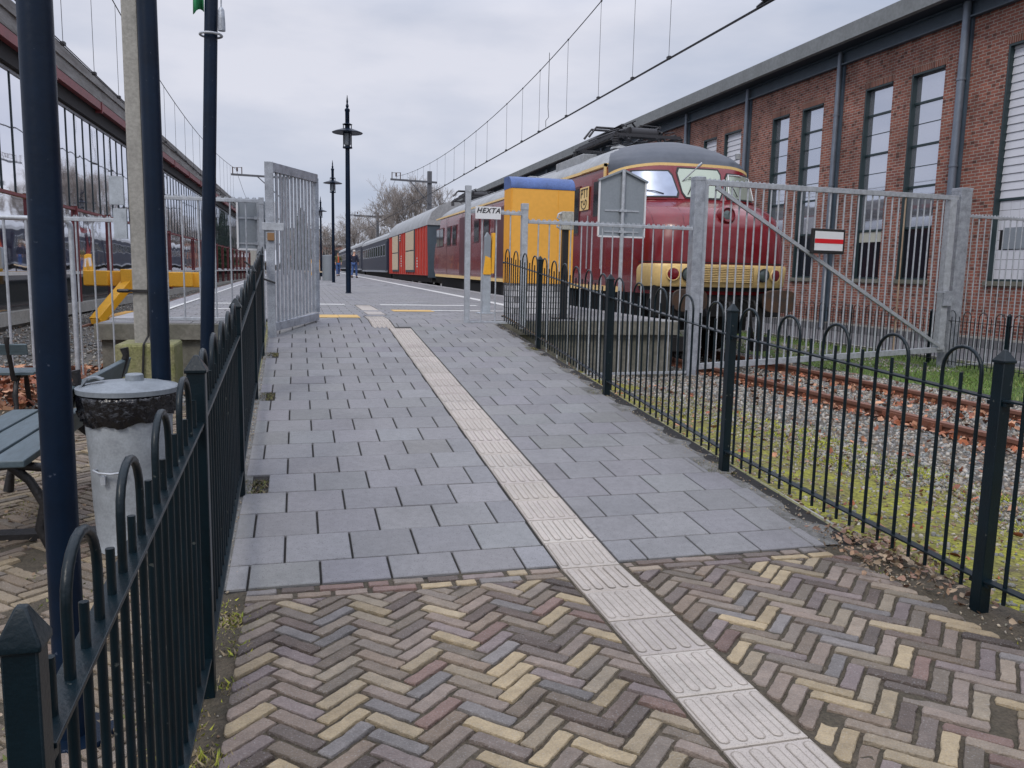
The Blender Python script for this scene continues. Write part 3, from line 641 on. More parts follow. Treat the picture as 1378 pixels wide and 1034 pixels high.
N2 = 900; X = 3.0+3.3*rng.random(N2)**1.5; Y = rng.uniform(2.4, 11, N2); P2 = np.stack([X, Y, np.array([gz_right(a, b) for a, b in zip(X, Y)])+.03], 1)
N3 = 260; Y = rng.uniform(3.0, 9.5, N3); X = rng.normal(2.86, .05, N3); P3 = np.stack([X, Y, np.array([ramp(b) for b in Y])-.03+.0*Y], 1)
N4 = 560; X = rng.normal(2.86, .12, N4); Y = rng.normal(3.3, .32, N4); P4 = np.stack([X, Y, rng.uniform(-.01, .03, N4)], 1)
Nm = 5200; Xm = 2.93+1.9*rng.random(Nm)**1.3; Ym = rng.uniform(1.6, 9.5, Nm); scatter_stones('verge_stones', np.stack([Xm, Ym, np.array([gz_right(a, b) for a, b in zip(Xm, Ym)])+.030], 1), rng.uniform(.007, .024, Nm)*np.where(rng.random(Nm) < .5, .6, 1), stone_cols(Nm)*np.array([.95, .93, .85]))
leaves('dead_leaves', np.concatenate([P, P2]), np.concatenate([rng.uniform(.022, .055, len(P)), rng.uniform(.008, .045, len(P2))*np.where(rng.random(len(P2)) < .7, .55, 1)]), LP)
leaves('leaf_litter', np.concatenate([P3, P4]), rng.uniform(.008, .022, N3+N4), [(.24, .14, .10), (.30, .19, .12), (.20, .15, .10), (.36, .27, .18)])
N = 3600; X = rng.uniform(-6.2, -1.9, N); Y = 8.5+rng.random(N)**.9*3.3
leaves('leaf_drift', np.stack([X, Y, rng.uniform(-.03, .05, N)], 1), rng.uniform(.03, .065, N), LP)
N = 300; X = rng.uniform(-4, -.5, N); Y = rng.uniform(2, 8.3, N)
leaves('scattered_leaf_bits', np.stack([X, Y, np.full(N, .01)], 1), rng.uniform(.006, .016, N), [(.3, .2, .12), (.36, .28, .2)])

def blades(name, P, h, pal, wid=.004, lean=.5):
    n = len(P); a = rng.uniform(0, 2*np.pi, n); d = np.stack([np.cos(a), np.sin(a), np.zeros(n)], 1); w = (wid*rng.uniform(.6, 1.4, n))[:, None]
    l = rng.normal(0, lean, (n, 2)); tip = P+np.stack([l[:, 0]*h, l[:, 1]*h, h], 1)
    V = np.stack([P-d*w, P+d*w, tip], 1).reshape(-1, 3); Fc = np.arange(3*n).reshape(-1, 3)
    pal = np.array(pal); C = np.repeat(pal[rng.integers(0, len(pal), n)]*rng.uniform(.7, 1.3, (n, 1)), 3, axis=0)
    return struct(np_mesh(name, V, Fc, M['grassm'], C), 'stuff')
def clumps(n, x0, x1, y0, y1, spread, per):
    c = np.stack([rng.uniform(x0, x1, n), rng.uniform(y0, y1, n)], 1); c = np.repeat(c, per, axis=0)
    return c+rng.normal(0, spread, c.shape)
c = clumps(1700, 2.92, 5.2, 1.2, 9.5, .05, 34); c = c[c[:, 0] > 2.9]
P = np.stack([c[:, 0], c[:, 1], np.array([gz_right(a, b) for a, b in c])], 1)
blades('moss_tufts', P, rng.uniform(.008, .030, len(P)), [(.32, .35, .02), (.38, .38, .03), (.20, .26, .03), (.34, .28, .09)], .005, .9)
c = clumps(150, 3.0, 5.6, 2, 11.6, .10, 30); P = np.stack([c[:, 0], c[:, 1], np.array([gz_right(a, b) for a, b in c])], 1)
blades('verge_stalks', P[::37]+0, rng.uniform(.12, .38, len(P[::37])), [(.22, .13, .06), (.28, .2, .1)], .0016, .15)
blades('verge_grass', P, rng.uniform(.012, .045, len(P)), [(.14, .24, .03), (.20, .26, .05), (.32, .29, .13)], .004, .8)
c = clumps(60, -.42, -.22, 1.4, 3.5, .035, 60); P = np.stack([c[:, 0], c[:, 1], np.full(len(c), -.012)], 1)
c2 = clumps(30, 2.62, 2.95, 1.4, 3.6, .05, 60); P = np.concatenate([P, np.stack([c2[:, 0], c2[:, 1], np.full(len(c2), -.03)], 1)])
blades('joint_moss', P, rng.uniform(.006, .022, len(P)), [(.20, .24, .02), (.28, .28, .03), (.30, .24, .13), (.22, .17, .10)], .005, .8)
c = clumps(140, -3.6, -.5, 2, 8.4, .09, 24); P = np.stack([c[:, 0], c[:, 1], np.full(len(c), -.004)], 1)
blades('old_paving_moss', P, rng.uniform(.005, .018, len(P)), [(.12, .14, .03), (.16, .16, .05), (.18, .14, .08)], .006, .9)
X = rng.uniform(9.3, 13.2, 30000); Y = 5+rng.random(30000)**1.2*24; P = np.stack([X, Y, -.235-.05*(X-9.3)/4], 1)
blades('lawn_grass', P, rng.uniform(.03, .09, len(P)), [(.10, .19, .025), (.13, .22, .035), (.08, .14, .025), (.19, .22, .07)], .007, .5)
# litter and moss in the slab gaps by the posts
P = []
for y0, y1, x0, x1 in HOLES:
    n = 260; xx = rng.uniform(max(x0, -.33) if x0 < 0 else x0, min(x1, 2.8), n); yy = rng.uniform(y0, y1, n); P.append(np.stack([xx, yy, np.array([ramp(v) for v in yy])-.012], 1))
P = np.concatenate(P); blades('post_moss', P, rng.uniform(.006, .02, len(P)), [(.13, .14, .03), (.10, .09, .05), (.18, .14, .08)], .005, .8)

# ------------------------------------------------------------------ brick station building
M['soldier'] = brick_mat('soldier course', (.26, .085, .05), (.19, .06, .04), (.33, .28, .24), .066, .24, .009)
WX = 17.0
bld = thing('brick_building', 'long red brick station building with tall narrow windows and grey gutter behind the train', 'building', (WX, 40, -.3))
open_ = [(13.85, 15.1, 1), (15.85, 17.08, 1), (19.10, 20.35, 0), (21.10, 22.33, 0), (24.38, 25.57, 0), (26.33, 27.41, 0), (29.60, 30.92, 1), (31.55, 32.70, 1)]
P_ = 34.2
while P_ < 84: open_ += [(P_+.8, P_+2.03, 1), (P_+2.78, P_+4.0, 1)]; P_ += 5.27
open_ = [(3.3, 4.5, 0), (5.3, 6.5, 0), (8.6, 9.8, 0), (10.6, 11.8, 0)]+open_
Z0, Z1, ZT = 1.42, 7.20, 8.15
s = MB(); yp = 1.0
for a, b, k in open_:
    s.box((WX, yp, 0), (WX+.38, a, ZT)); s.box((WX, a, 0), (WX+.38, b, Z0-.12)); s.box((WX, a, Z1), (WX+.38, b, ZT)); yp = b
s.box((WX, yp, 0), (WX+.38, 86, ZT)); s.build('wall', M['brick'], bld, smooth=0)
for a, b, k in open_: s = MB(); s.box((WX-.003, a-.06, Z1), (WX+.1, b+.06, Z1+.22)); s.build('lintel_course', M['soldier'], bld, smooth=0)
s = MB(); s.box((WX-.05, 1, -.3), (WX+.38, 86, -.06)); s.build('plinth', M['asphalt'], bld, smooth=0)
s = MB(); s.box((WX-.055, 1, -.06), (WX+.38, 86, 0)); s.build('plinth_band', M['concrete2'], bld, smooth=0)
for i, (a, b, k) in enumerate(open_):
    s = MB(); s.box((WX-.06, a-.05, Z0-.12), (WX+.2, b+.05, Z0)); s.build('sill', M['concrete'], bld, smooth=0, bevel=.006)
    s = MB(); x0, x1 = WX+.13, WX+.19; t = .055
    s.box((x0, a, Z0), (x1, a+t, Z1)); s.box((WX+.004, b-t, Z0), (x1, b-.002, Z1-.002)); s.box((WX+.006, a+t, Z1-t), (x1, b-t, Z1-.002)); s.box((x0, a+t, Z0), (x1, b-t, Z0+t))
    bars = [2.9, 4.05, 5.2, 6.38] if not k else [3.45]
    for z in bars: s.box((x0-.01, a+t, z-.03), (x1, b-t, z+.03))
    if not k:
        for z in (4.62, 5.8): s.box((x0+.012, a+t, z-.009), (x1-.01, b-t, z+.009))
    w = s.build('window', M['frame'], bld, smooth=0)
    if not k:
        s = MB(); s.box((x0+.03, a+t, 2.93), (x0+.04, b-t, Z1-t)); s.build('pane', M['paneup'], w, smooth=0)
        s = MB(); s.box((x0+.03, a+t, Z0+t), (x0+.04, b-t, 2.87)); s.build('pane', M['panelow'], w, smooth=0)
        if 20.9 < a < 21.3:
            s = MB(); s.box((x0+.018, a+t, 2.55), (x0+.028, b-t, 2.86)); s.build('blind', M['blind'], w, smooth=0)
    else:
        s = MB(); z = 3.48
        while z < Z1-t-.02:
            s.prism([(x0-.005, z), (x0+.035, z), (x0+.035, z+.195), (x0+.022, z+.195)], lambda p, q, tt, a=a, b=b: (p, (b-t if tt else a+t), q)); z += .2
        s.build('weatherboarding', M['siding'], w, smooth=0)
        s = MB(); z = Z0+t
        while z < 3.4:
            y_ = a+t
            while y_ < b-t-.01:
                if not (1.0 < z-1.2 < 1.5 and b-.85 < y_ < b-.3 and 15 < a < 16): s.box((x0+.02, y_, z), (x0+.03, min(y_+.26, b-t)-.008, min(z+.235, 3.41)))
                y_ += .26
            z += .245
        s.build('panelling', M['siding'], w, smooth=0)
        s = MB(); s.box((x0+.034, a+t, Z0+t), (x0+.04, b-t, 3.42)); s.build('backing', M['rubber'], w, smooth=0)
        if 15 < a < 16:
            s = MB(); s.box((x0-.005, a+.3, 2.22), (x0+.018, a+.95, 2.75)); s.build('vent_flap', M['signgrey'], w, smooth=0)
s = MB(); s.prism([(16.17, 8.58), (16.30, 8.56), (16.30, 8.98), (16.13, 9.02)], lambda a, b, t: (a, 86 if t else 1, b)); s.build('gutter', M['gutter'], bld, smooth=0)
s = MB(); s.box((16.30, 1, 8.60), (17.4, 86, 8.66)); s.build('soffit', M['soffit'], bld, smooth=0)
s = MB(); s.box((16.84, 1, 8.15), (17.38, 86, 8.19)); s.box((16.95, 1, 8.19), (17.3, 86, 8.54)); s.box((16.84, 1, 8.54), (17.38, 86, 8.59)); s.build('eaves_beam', M['beamblue'], bld, smooth=0)
s = MB(); s.prism([(16.28, 8.72), (24, 9.4), (24, 9.3), (16.28, 8.67)], lambda a, b, t: (a, 86 if t else 1, b)); s.box((17.38, 1, -.3), (30, 86, 8.5)); s.build('roof', M['roof'], bld, smooth=0)
P_ = [7.7, 13.05, 18.33, 23.45, 28.99]+[34.1+5.27*i for i in range(10)]
for i, p in enumerate(P_):
    s = MB(); s.box((WX-.07, p-.11, 0), (WX-.002, p+.11, 8.15)); s.build('steel_pilaster', M['beamblue'], bld, smooth=0)
    s = MB(); s.cyl((WX-.16, p+.02, -.2), (WX-.16, p+.02, 8.56), .075 if i != 2 else .10, n=14)
    for z in (2.2, 4.4, 6.6): s.cyl((WX-.16, p+.02, z), (WX-.16, p+.02, z+.05), .092 if i != 2 else .118, n=14)
    s.build('downpipe', M['pipe'], bld)

# ------------------------------------------------------------------ station canopy with glazed screen on the left
def lx(Y, x0): return x0+.0165*(Y-20)
def lp(x0, a, b, z0, z1, w=.0):   # box strip following the left platform line
    s_ = MB(); s_.add([(lx(y, x0)+dx, y, z) for y in (a, b) for dx in (0, w) for z in (z0, z1)], [(0, 1, 3, 2), (4, 6, 7, 5), (0, 4, 5, 1), (2, 3, 7, 6), (1, 5, 7, 3), (0, 2, 6, 4)]); return s_
CY0, CY1 = 10, 96
can = thing('platform_canopy', 'long station canopy with grey edge and dull red beam above the glazed screen', 'canopy', (-6, 50, 0))
lp(-6.04, CY0, CY1, 6.78, 7.06, .06).build('edge_fascia', M['canopyfascia'], can, smooth=0)
lp(-6.16, CY0, CY1, 6.43, 6.78, .13).build('edge_beam', M['canopyfascia'], can, smooth=0)
lp(-6.20, CY0, CY1, 6.18, 6.42, .16).build('steel_beam', M['redsteel'], can, smooth=0)
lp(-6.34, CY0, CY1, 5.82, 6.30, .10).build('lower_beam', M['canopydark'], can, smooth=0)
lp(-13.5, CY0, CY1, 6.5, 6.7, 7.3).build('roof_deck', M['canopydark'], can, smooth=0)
y = CY0
while y < CY1: s = MB(); s.box((lx(y, -6.22), y, 6.10), (lx(y, -6.02), y+.09, 6.46)); s.build('bracket', M['redsteel'], can, smooth=0); y += 4.7
scr = thing('glazed_screen', 'tall glazed screen with thin dark mullions and a red rail under the left canopy', 'glass screen', (-6.4, 50, -.1))
lp(-6.42, CY0, CY1, 3.02, 5.74, .012).build('upper_glazing', M['glazing'], scr, smooth=0)
lp(-6.42, CY0, CY1, 1.18, 2.92, .012).build('lower_glazing', M['glazing2'], scr, smooth=0)
lp(-6.44, CY0, CY1, 2.93, 3.0, .09).build('red_rail', M['redsteel'], scr, smooth=0)
lp(-6.44, CY0, CY1, 5.74, 5.80, .07).build('top_rail', M['galv'], scr, smooth=0)
lp(-6.45, CY0, CY1, 1.09, 1.17, .12).build('white_rail', M['white'], scr, smooth=0)
lp(-6.44, CY0, CY1, .28, 1.09, .03).build('dark_panel', M['glassdark'], scr, smooth=0)
lp(-6.55, CY0, CY1, -.02, .27, .3).build('base_beam', M['concrete2'], scr, smooth=0)
s = MB(); y = CY0+.3
while y < CY1: s.box((lx(y, -6.405), y, 3.0), (lx(y, -6.385), y+.028, 5.76)); y += .88
s.build('mullions', M['frame'], scr, smooth=0)
y = CY0+.35; 
while y < CY1:
    s = MB(); s.box((lx(y, -6.40), y, .25), (lx(y, -6.32), y+.08, 3.06)); s.build('post', M['redsteel'], scr, smooth=0); y += 4.05
lp(-9.3, 4, 200, -.4, .62, 2.7)
mb = lp(-13.5, 4, 260, -.4, .8, 4.0); struct(mb.build('station_platform', M['concrete2'], smooth=0))
# parked yellow trains in the station behind the glazing
def emu(y0, L, xc, label):
    t = thing('yellow_train', label, 'train', (xc, y0, 0), group='yellow trains in the station behind the glass')
    s = MB(); prof = [(-1.4, .9), (-1.42, 3.1), (-1.15, 3.75), (-.5, 4.0), (.5, 4.0), (1.15, 3.75), (1.42, 3.1), (1.4, .9)]
    s.prism(prof, lambda a, b, tt: (xc+a, y0+(L if tt else 0), b)); s.build('body', M['yellow'], t, smooth=30)
    for sx in (-1, 1):
        s = MB(); s.box((xc+sx*1.40, y0+.4, 2.3), (xc+sx*1.445, y0+L-.4, 2.95)); s.build('window_band', M['glassdark'], t, smooth=0)
        s = MB(); s.box((xc+sx*1.39, y0+.1, .95), (xc+sx*1.43, y0+L-.1, 1.5)); s.build('blue_band', M['coachblue'], t, smooth=0)
        for k in range(4):
            y = y0+L*(k+.5)/4; s = MB(); s.box((xc+sx*1.40, y, .95), (xc+sx*1.46, y+1.3, 3.0)); s.build('door', M['yellow'], t, smooth=0)
    s = MB(); s.box((xc-1.2, y0+.4, .0), (xc+1.2, y0+L-.4, .9)); s.build('underframe', M['under'], t, smooth=0)
emu(26, 26, -8.6, 'nearest yellow train with a blue band behind the glazed screen on the left')
emu(53, 26, -8.1, 'middle yellow train coupled behind the nearest one beyond the glazed screen')
emu(80, 26, -7.6, 'farthest yellow train at the end of the row beyond the glazed screen')

# ------------------------------------------------------------------ hooped fences
def hoop_fence(name, label, posts, group, zrail=.90, zlow=.135, tops=True, bar=.0065, hoopr=.0085, pw=.054, endpost=(True, True), rail=(.045, .009), n_h=None, simple=False, lead=()):
    """posts: [(x, y, ground z)]"""
    p0 = posts[0]; t = thing(name, label, 'fence', p0, group=group)
    for i, (x, y, z) in enumerate(posts):
        pw_ = .042 if (i == 0 and 0 in lead) else pw
        if (i == 0 and not endpost[0]) or (i == len(posts)-1 and not endpost[1]): continue
        w = pw_/2; s = MB(); s.box((x-w, y-w, z-.3), (x+w, y+w, z+1.054))
        b = w+.005; s.add([(x-b, y-b, z+1.052), (x+b, y-b, z+1.052), (x+b, y+b, z+1.052), (x-b, y+b, z+1.052), (x-b, y-b, z+1.062), (x+b, y-b, z+1.062), (x+b, y+b, z+1.062), (x-b, y+b, z+1.062), (x-.006, y-.006, z+1.106), (x+.006, y-.006, z+1.106), (x+.006, y+.006, z+1.106), (x-.006, y+.006, z+1.106)],
              [(3, 2, 1, 0), (0, 1, 5, 4), (1, 2, 6, 5), (2, 3, 7, 6), (3, 0, 4, 7), (4, 5, 9, 8), (5, 6, 10, 9), (6, 7, 11, 10), (7, 4, 8, 11), (8, 9, 10, 11)])
        s.build('post', M['fence'], t, smooth=25, bevel=.003)
    allbars = MB()
    for i in range(len(posts)-1):
        a, b = Vector(posts[i]), Vector(posts[i+1]); d = b-a; Lh = math.hypot(d.x, d.y); n = n_h[i] if n_h else max(1, round(Lh/.44)); sh = 1 if i in lead else 0; g = 4*n+2*sh
        def pt(k, z): return Vector((a.x+d.x*k/g, a.y+d.y*k/g, a.z+d.z*k/g+z))
        for z in (zrail, zlow):
            s = MB(); e = pw/2/Lh*g*.9; s.bar(pt(e, z), pt(g-e, z), rail[0], rail[1], up=(0, 0, 1))
            for kk in (e, g-e):                                  # lug with bolt
                q = pt(kk, z-.012); s.box(q-Vector((.018, .025, .012)), q+Vector((.018, .025, .004)))
            s.build('rail', M['fence'], t, smooth=0, bevel=.0015)
        for h in range(n):
            k0 = 4*h+1+sh; L0, L1 = pt(k0, 0), pt(k0+2, 0); r = (L1-L0).xy.length/2; c = (L0+L1)/2; u = Vector(((L1-L0).x, (L1-L0).y, 0)).normalized()
            zt = zrail+.19-r
            path = [L0+Vector((0, 0, zlow-.07)), L0+Vector((0, 0, zrail+.02))]
            path += [Vector((c.x, c.y, c.z+zt))+u*(-math.cos(w)*r)+Vector((0, 0, math.sin(w)*r)) for w in [math.pi*j/10 for j in range(11)]]
            path += [L1+Vector((0, 0, zrail+.02)), L1+Vector((0, 0, zlow-.07))]
            s = MB() if not simple else allbars; s.tube(path, hoopr, n=8 if not simple else 5)
            if not simple: s.build('hoop', M['fence'], t, smooth=60)
            for kk in ([k0+1] if h == n-1 and not sh else [k0+1, k0+3])+([1] if sh and h == 0 else []):
                q = pt(kk, 0); s = MB() if not simple else allbars
                s.cyl(q+Vector((0, 0, zlow-.07)), q+Vector((0, 0, zrail+(.078 if kk == k0+1 else .088))), hoopr*.94, n=8 if not simple else 5)
                if not simple: s.build('bar', M['fence'], t, smooth=60)
    if simple: allbars.build('bars', M['fence'], t, smooth=60)
    return t
G = 'low hooped fences'
hoop_fence('hoop_fence', 'dark green hooped fence along the left edge of the ramp, nearest to the camera', [(-.334, 1.065, -.148), (-.305, 2.62, 0), (-.335, 4.708, .10), (-.365, 7.05, .285), (-.385, 9.05, .447), (-.40, 10.2, .54)], G, endpost=(True, False), n_h=[4, 5, 5, 5, 3], lead=(0,))
hoop_fence('hoop_fence', 'dark green hooped fence along the right edge of the ramp beside the mossy verge', [(2.80, .35, 0), (2.775, 2.655, 0), (2.738, 4.748, .10), (2.748, 6.945, .277), (2.825, 9.444, .479), (2.85, 11.36, .633)], G, endpost=(False, False), n_h=[5, 5, 5, 6, 4])
hoop_fence('hoop_fence', 'far hooped fence ending at the right gate post between lawn and track', [(11.55, 6.0, -.25), (11.62, 8.7, -.25), (11.72, 11.2, -.25), (12.1, 13.4, -.25)], G, endpost=(True, False), simple=True)
hoop_fence('hoop_fence', 'hooped fence beyond the gate in front of the brick building', [(12.3, 13.6, -.27)]+[(12.35+.04*i, 13.6+2.6*i, -.27) for i in range(1, 9)], G, simple=True)

# ------------------------------------------------------------------ galvanised spiked fences and gates
def wave(s, a, b, z, h=.035, step=.085, thick=.006):
    a = Vector((*a, 0)); b = Vector((*b, 0)); L_ = (b-a).length; n = int(L_/step); d = (b-a)/n
    nn = Vector((-d.y, d.x, 0)).normalized()*thick/2
    for i in range(n):
        p = a+d*i
        pts = [(0, .25*h), (.12, h), (.3, .35*h), (.5, .2*h), (.7, .35*h), (.88, h), (1, .25*h), (1, -.01), (0, -.01)]
        s.prism(pts, lambda u, v, t: p+d*u+nn*(1 if t else -1)+Vector((0, 0, z+v)))
def galv_fence(name, label, cat, a, b, zb, zt, pitch, posts, group, baseoff=0, bar=.022, m='galv', lowz=None, railh=.04):
    A = Vector((a[0], a[1], zb)); B = Vector((b[0], b[1], zb)); L_ = (B-A).length; n = max(2, round(L_/pitch))
    t = thing(name, label, cat, A, group=group)
    u = (B-A).normalized()
    s = MB(); s.bar((*A.xy, zt), (*B.xy, zt), .04, railh); s.build('rail', M[m], t, smooth=0, bevel=.003)
    lz = zb+.03 if lowz is None else lowz
    s = MB(); s.bar((*A.xy, lz), (*B.xy, lz), .04, railh); s.build('rail', M[m], t, smooth=0, bevel=.003)
    for i in range(1, n):
        p = A+u*(L_*i/n); s = MB(); s.cyl((p.x, p.y, lz), (p.x, p.y, zt), bar/2, n=8); s.build('bar', M[m], t)
    s = MB(); wave(s, A.xy, B.xy, zt+railh/2); s.build('spike_strip', M[m], t, smooth=0)
    for (f, w, z0, z1) in posts:
        p = A+u*(L_*f); s = MB(); s.box((p.x-w/2, p.y-w/2, z0), (p.x+w/2, p.y+w/2, z1)); s.box((p.x-w/2-.004, p.y-w/2-.004, z1-.09), (p.x+w/2+.004, p.y+w/2+.004, z1+.004)); s.build('post', M[m], t, smooth=0, bevel=.004)
    return t, A, u, L_
G2 = 'galvanised spiked fences'
t, A, u, L_ = galv_fence('spiked_fence', 'short galvanised fence panel with the white plate, left of the yellow cabinet', 'fence', (2.36, 11.54), (3.22, 11.62), .62, 2.23, .2, [(0, .075, .55, 2.59), (1, .09, .55, 2.38)], G2)
galv_fence('spiked_fence', 'long galvanised thin-barred fence before the platform end, up to the big gate post', 'fence', (3.27, 11.62), (6.02, 11.8), -.18, 2.12, .168, [], G2)
galv_fence('spiked_fence', 'galvanised fence with wavy top on the left platform end beside the open gate leaf', 'fence', (-2.05, 11.5), (-.46, 11.5), .655, 2.25, .195, [(1, .06, .6, 2.3)], G2)
galv_fence('spiked_fence', 'low galvanised fence in front of the yellow buffer stop, right of the white pipe gate', 'fence', (-2.72, 10.75), (-2.0, 10.75), -.10, 1.90, .19, [], G2)
# white pipe gate
pg = thing('pipe_gate', 'white tubular gate with round corners at the far left', 'gate', (-2.9, 10.8, -.1))
s = MB(); zt_ = 1.90; X1 = -2.62; X0 = -5.0; Yg = 10.85
arc = [(X1-.09+.09*math.sin(w), Yg, zt_-.09+.09*math.cos(w)) for w in [math.pi/2*j/6 for j in range(7)]]
s.tube([(X0, Yg, zt_)]+arc+[(X1, Yg, -.1)], .03, n=12); s.tube([(X0, Yg, -.03), (X1, Yg, -.03)], .028, n=12); s.build('frame', M['galv'], pg, smooth=60)
x = X1-.24
while x > X0: s = MB(); s.cyl((x, Yg, -.03), (x, Yg, zt_), .017, n=8); s.build('bar', M['galv'], pg); x -= .235
# big sliding gate across the track
def gp(f, z): return Vector((6.27+f*5.66, 11.95+f*.86, z))
gg = thing('track_gate', 'wide galvanised gate with diagonal brace closed across the railway track', 'gate', (6.13, 11.9, -.2))
for (x, y, w, z1) in ((6.13, 11.9, .17, 2.93), (12.10, 12.9, .25, 3.12)):
    s = MB(); s.box((x-w/2, y-w/2, -.4), (x+w/2, y+w/2, z1)); s.box((x-w/2-.004, y-w/2-.004, z1-.06), (x+w/2+.004, y+w/2+.004, z1+.005)); s.build('post', M['galv2'], gg, smooth=0, bevel=.008)
s = MB(); s.bar(gp(0, 2.86), gp(1, 2.93), .06, .085); s.bar(gp(0, -.08), gp(1, .10), .06, .10); s.bar(gp(.004, -.05), gp(.004, 2.83), .075, .075); s.bar(gp(.972, .1), gp(.972, 2.9), .14, .14)
s.build('frame', M['galv'], gg, smooth=0, bevel=.004)
s = MB(); s.bar(gp(.035, 2.79)+Vector((0, -.05, 0)), gp(.97, .16)+Vector((0, -.05, 0)), .035, .06); s.build('brace', M['galv'], gg, smooth=0)
for i in range(1, 34):
    f = .01+i/34*.955; s = MB(); s.cyl(gp(f, -.06+.17*f), gp(f, 2.84+.07*f), .0145, n=8); s.build('bar', M['galv'] if i != 27 else mat('rust stained bar', (.36, .27, .19), .7, noise=.4, nscale=5), gg)
s = MB(); wave(s, gp(0, 0).xy, gp(1, 0).xy, 2.905, h=.03, step=.09); 
s.build('spike_strip', M['galv'], gg, smooth=0)
s = MB(); q = gp(.975, 1.05); s.box(q+Vector((-.09, -.12, -.12)), q+Vector((.09, -.075, .16))); s.cyl(q+Vector((-.3, -.1, .13)), q+Vector((.05, -.1, .13)), .012, n=8); s.build('lock_case', M['galv2'], gg, smooth=0, bevel=.004)
galv_fence('spiked_fence', 'galvanised fence running off the right edge beyond the thick gate post', 'fence', (12.3, 12.95), (17.0, 13.6), -.25, 2.62, .175, [], G2)
# stop board on the gate
sb = thing('stop_board', 'small black framed board with one red bar on white, fixed to the track gate', 'sign', gp(.44, 2.0))
c = gp(.44, 2.02)+Vector((0, -.10, 0)); u_ = (gp(1, 0)-gp(0, 0)).normalized()
def sbq(s, u0, u1, z0, z1, d0, d1):
    n_ = Vector((u_.y, -u_.x, 0)); s.add([c+u_*a+n_*dd+Vector((0, 0, z)) for dd in (d0, d1) for a, z in ((u0, z0), (u1, z0), (u1, z1), (u0, z1))], [(3, 2, 1, 0), (4, 5, 6, 7), (0, 1, 5, 4), (1, 2, 6, 5), (2, 3, 7, 6), (3, 0, 4, 7)])
s = MB(); sbq(s, -.36, .36, -.21, .21, 0, .06); s.build('frame', M['rubber'], sb, smooth=0, bevel=.01)
s = MB(); sbq(s, -.315, .315, -.155, .165, .06, .064); s.build('white_face', M['signwhite'], sb, smooth=0)
s = MB(); sbq(s, -.315, .315, -.035, .04, .064, .068); s.build('red_bar', M['redsign'], sb, smooth=0)
# open gate leaf on the left of the ramp top
lg = thing('open_gate_leaf', 'tall galvanised gate leaf standing open at the top left of the ramp', 'gate', (-.31, 10.3, .54))
def lp_(f, z): return Vector((-.315+f*.57, 10.28+f*1.36, z+f*.10))
s = MB(); s.bar(lp_(0, .53), lp_(0, 2.62), .13, .10, up=(1, 0, 0)); s.bar(lp_(1, .68), lp_(1, 2.50), .07, .07, up=(1, 0, 0)); s.bar(lp_(0, 2.57), lp_(1, 2.50), .06, .11); s.bar(lp_(0, .66), lp_(1, .62), .06, .10); s.build('frame', M['galv2'], lg, smooth=0, bevel=.004)
for i in range(1, 12):
    f = .06+i/12*.92; s = MB(); s.bar(lp_(f, .70), lp_(f, 2.52), .062, .022, up=(1, -.25, 0)); s.build('bar', M['galv'], lg, smooth=0)
s = MB(); wave(s, lp_(0, 0).xy, lp_(1, 0).xy, 2.60, h=.03, step=.10); s.build('spike_strip', M['galv'], lg, smooth=0)
s = MB(); q = lp_(0, 1.87); s.box(q+Vector((-.09, -.085, -.05)), q+Vector((.16, -.06, .04))); s.build('lock_plate', M['galv'], lg, smooth=0, bevel=.003)
s = MB(); s.box(q+Vector((-.03, -.10, -.17)), q+Vector((.05, -.062, -.08))); s.build('rusty_latch', mat('rust latch', (.22, .12, .05), .7), lg, smooth=0, bevel=.004)
s = MB(); s.tube([lp_(0, 1.33)+Vector((-.30, -.1, .12)), lp_(0, 1.3)+Vector((-.2, -.11, .07)), lp_(0, 1.25)+Vector((-.1, -.11, -.0)), lp_(0, 1.2)+Vector((.05, -.09, .0))], .012, n=6); s.build('chain', M['iron'], lg)
# board backs
def board_back(name, label, x0, x1, y, z0, z1, apex, px, pz, m='signgrey'):
    t = thing(name, label, 'sign', (px, y, pz))
    poly = [(x0, z0), (x1, z0), (x1, z1), ((x0+x1)/2, apex), (x0, z1)]
    s = MB(); s.prism(poly, lambda a, b, t_: (a, y+.02*t_, b)); s.build('panel', M[m], t, smooth=0)
    cx = (x0+x1)/2
    if apex > z1: s = MB(); s.bar((x0-.03, y-.02, z1-.01), (cx, y-.02, apex+.01), .05, .03); s.bar((cx, y-.02, apex+.01), (x1+.03, y-.02, z1-.01), .05, .03); s.build('roof_trim', M['signgrey'], t, smooth=0)
    s = MB(); s.bar((x0, y-.012, z0), (x1, y-.012, z0), .03, .025); s.bar((x0, y-.012, z0), (x0, y-.012, z1), .03, .025, up=(1, 0, 0)); s.bar((x1, y-.012, z0), (x1, y-.012, z1), .03, .025, up=(1, 0, 0)); s.build('white_edge', M['signwhite'], t, smooth=0)
    s = MB(); s.cyl((px, y-.035, pz), (px, y-.035, apex+.01 if apex > z1 else z1), .032, n=14); s.build('pole', M['galv'], t)
    for z in (z0+.08, z0+.42): s = MB(); s.box((px-.06, y-.07, z-.02), (px+.06, y-.005, z+.02)); s.box((px-.3, y-.012, z-.012), (px+.3, y, z+.012)); s.build('clamp', M['galv'], t, smooth=0)
    return t
board_back('information_board', 'grey back of a gabled information board on a pole in front of the red train', 4.745, 5.55, 12.62, 2.0, 2.90, 3.06, 5.15, .67)
board_back('information_board', 'grey back of a rectangular board half hidden behind the open gate leaf', -.78, -.30, 11.7, 1.62, 2.27, 2.27, -.5, .6)

# ------------------------------------------------------------------ trains
XC = 7.4
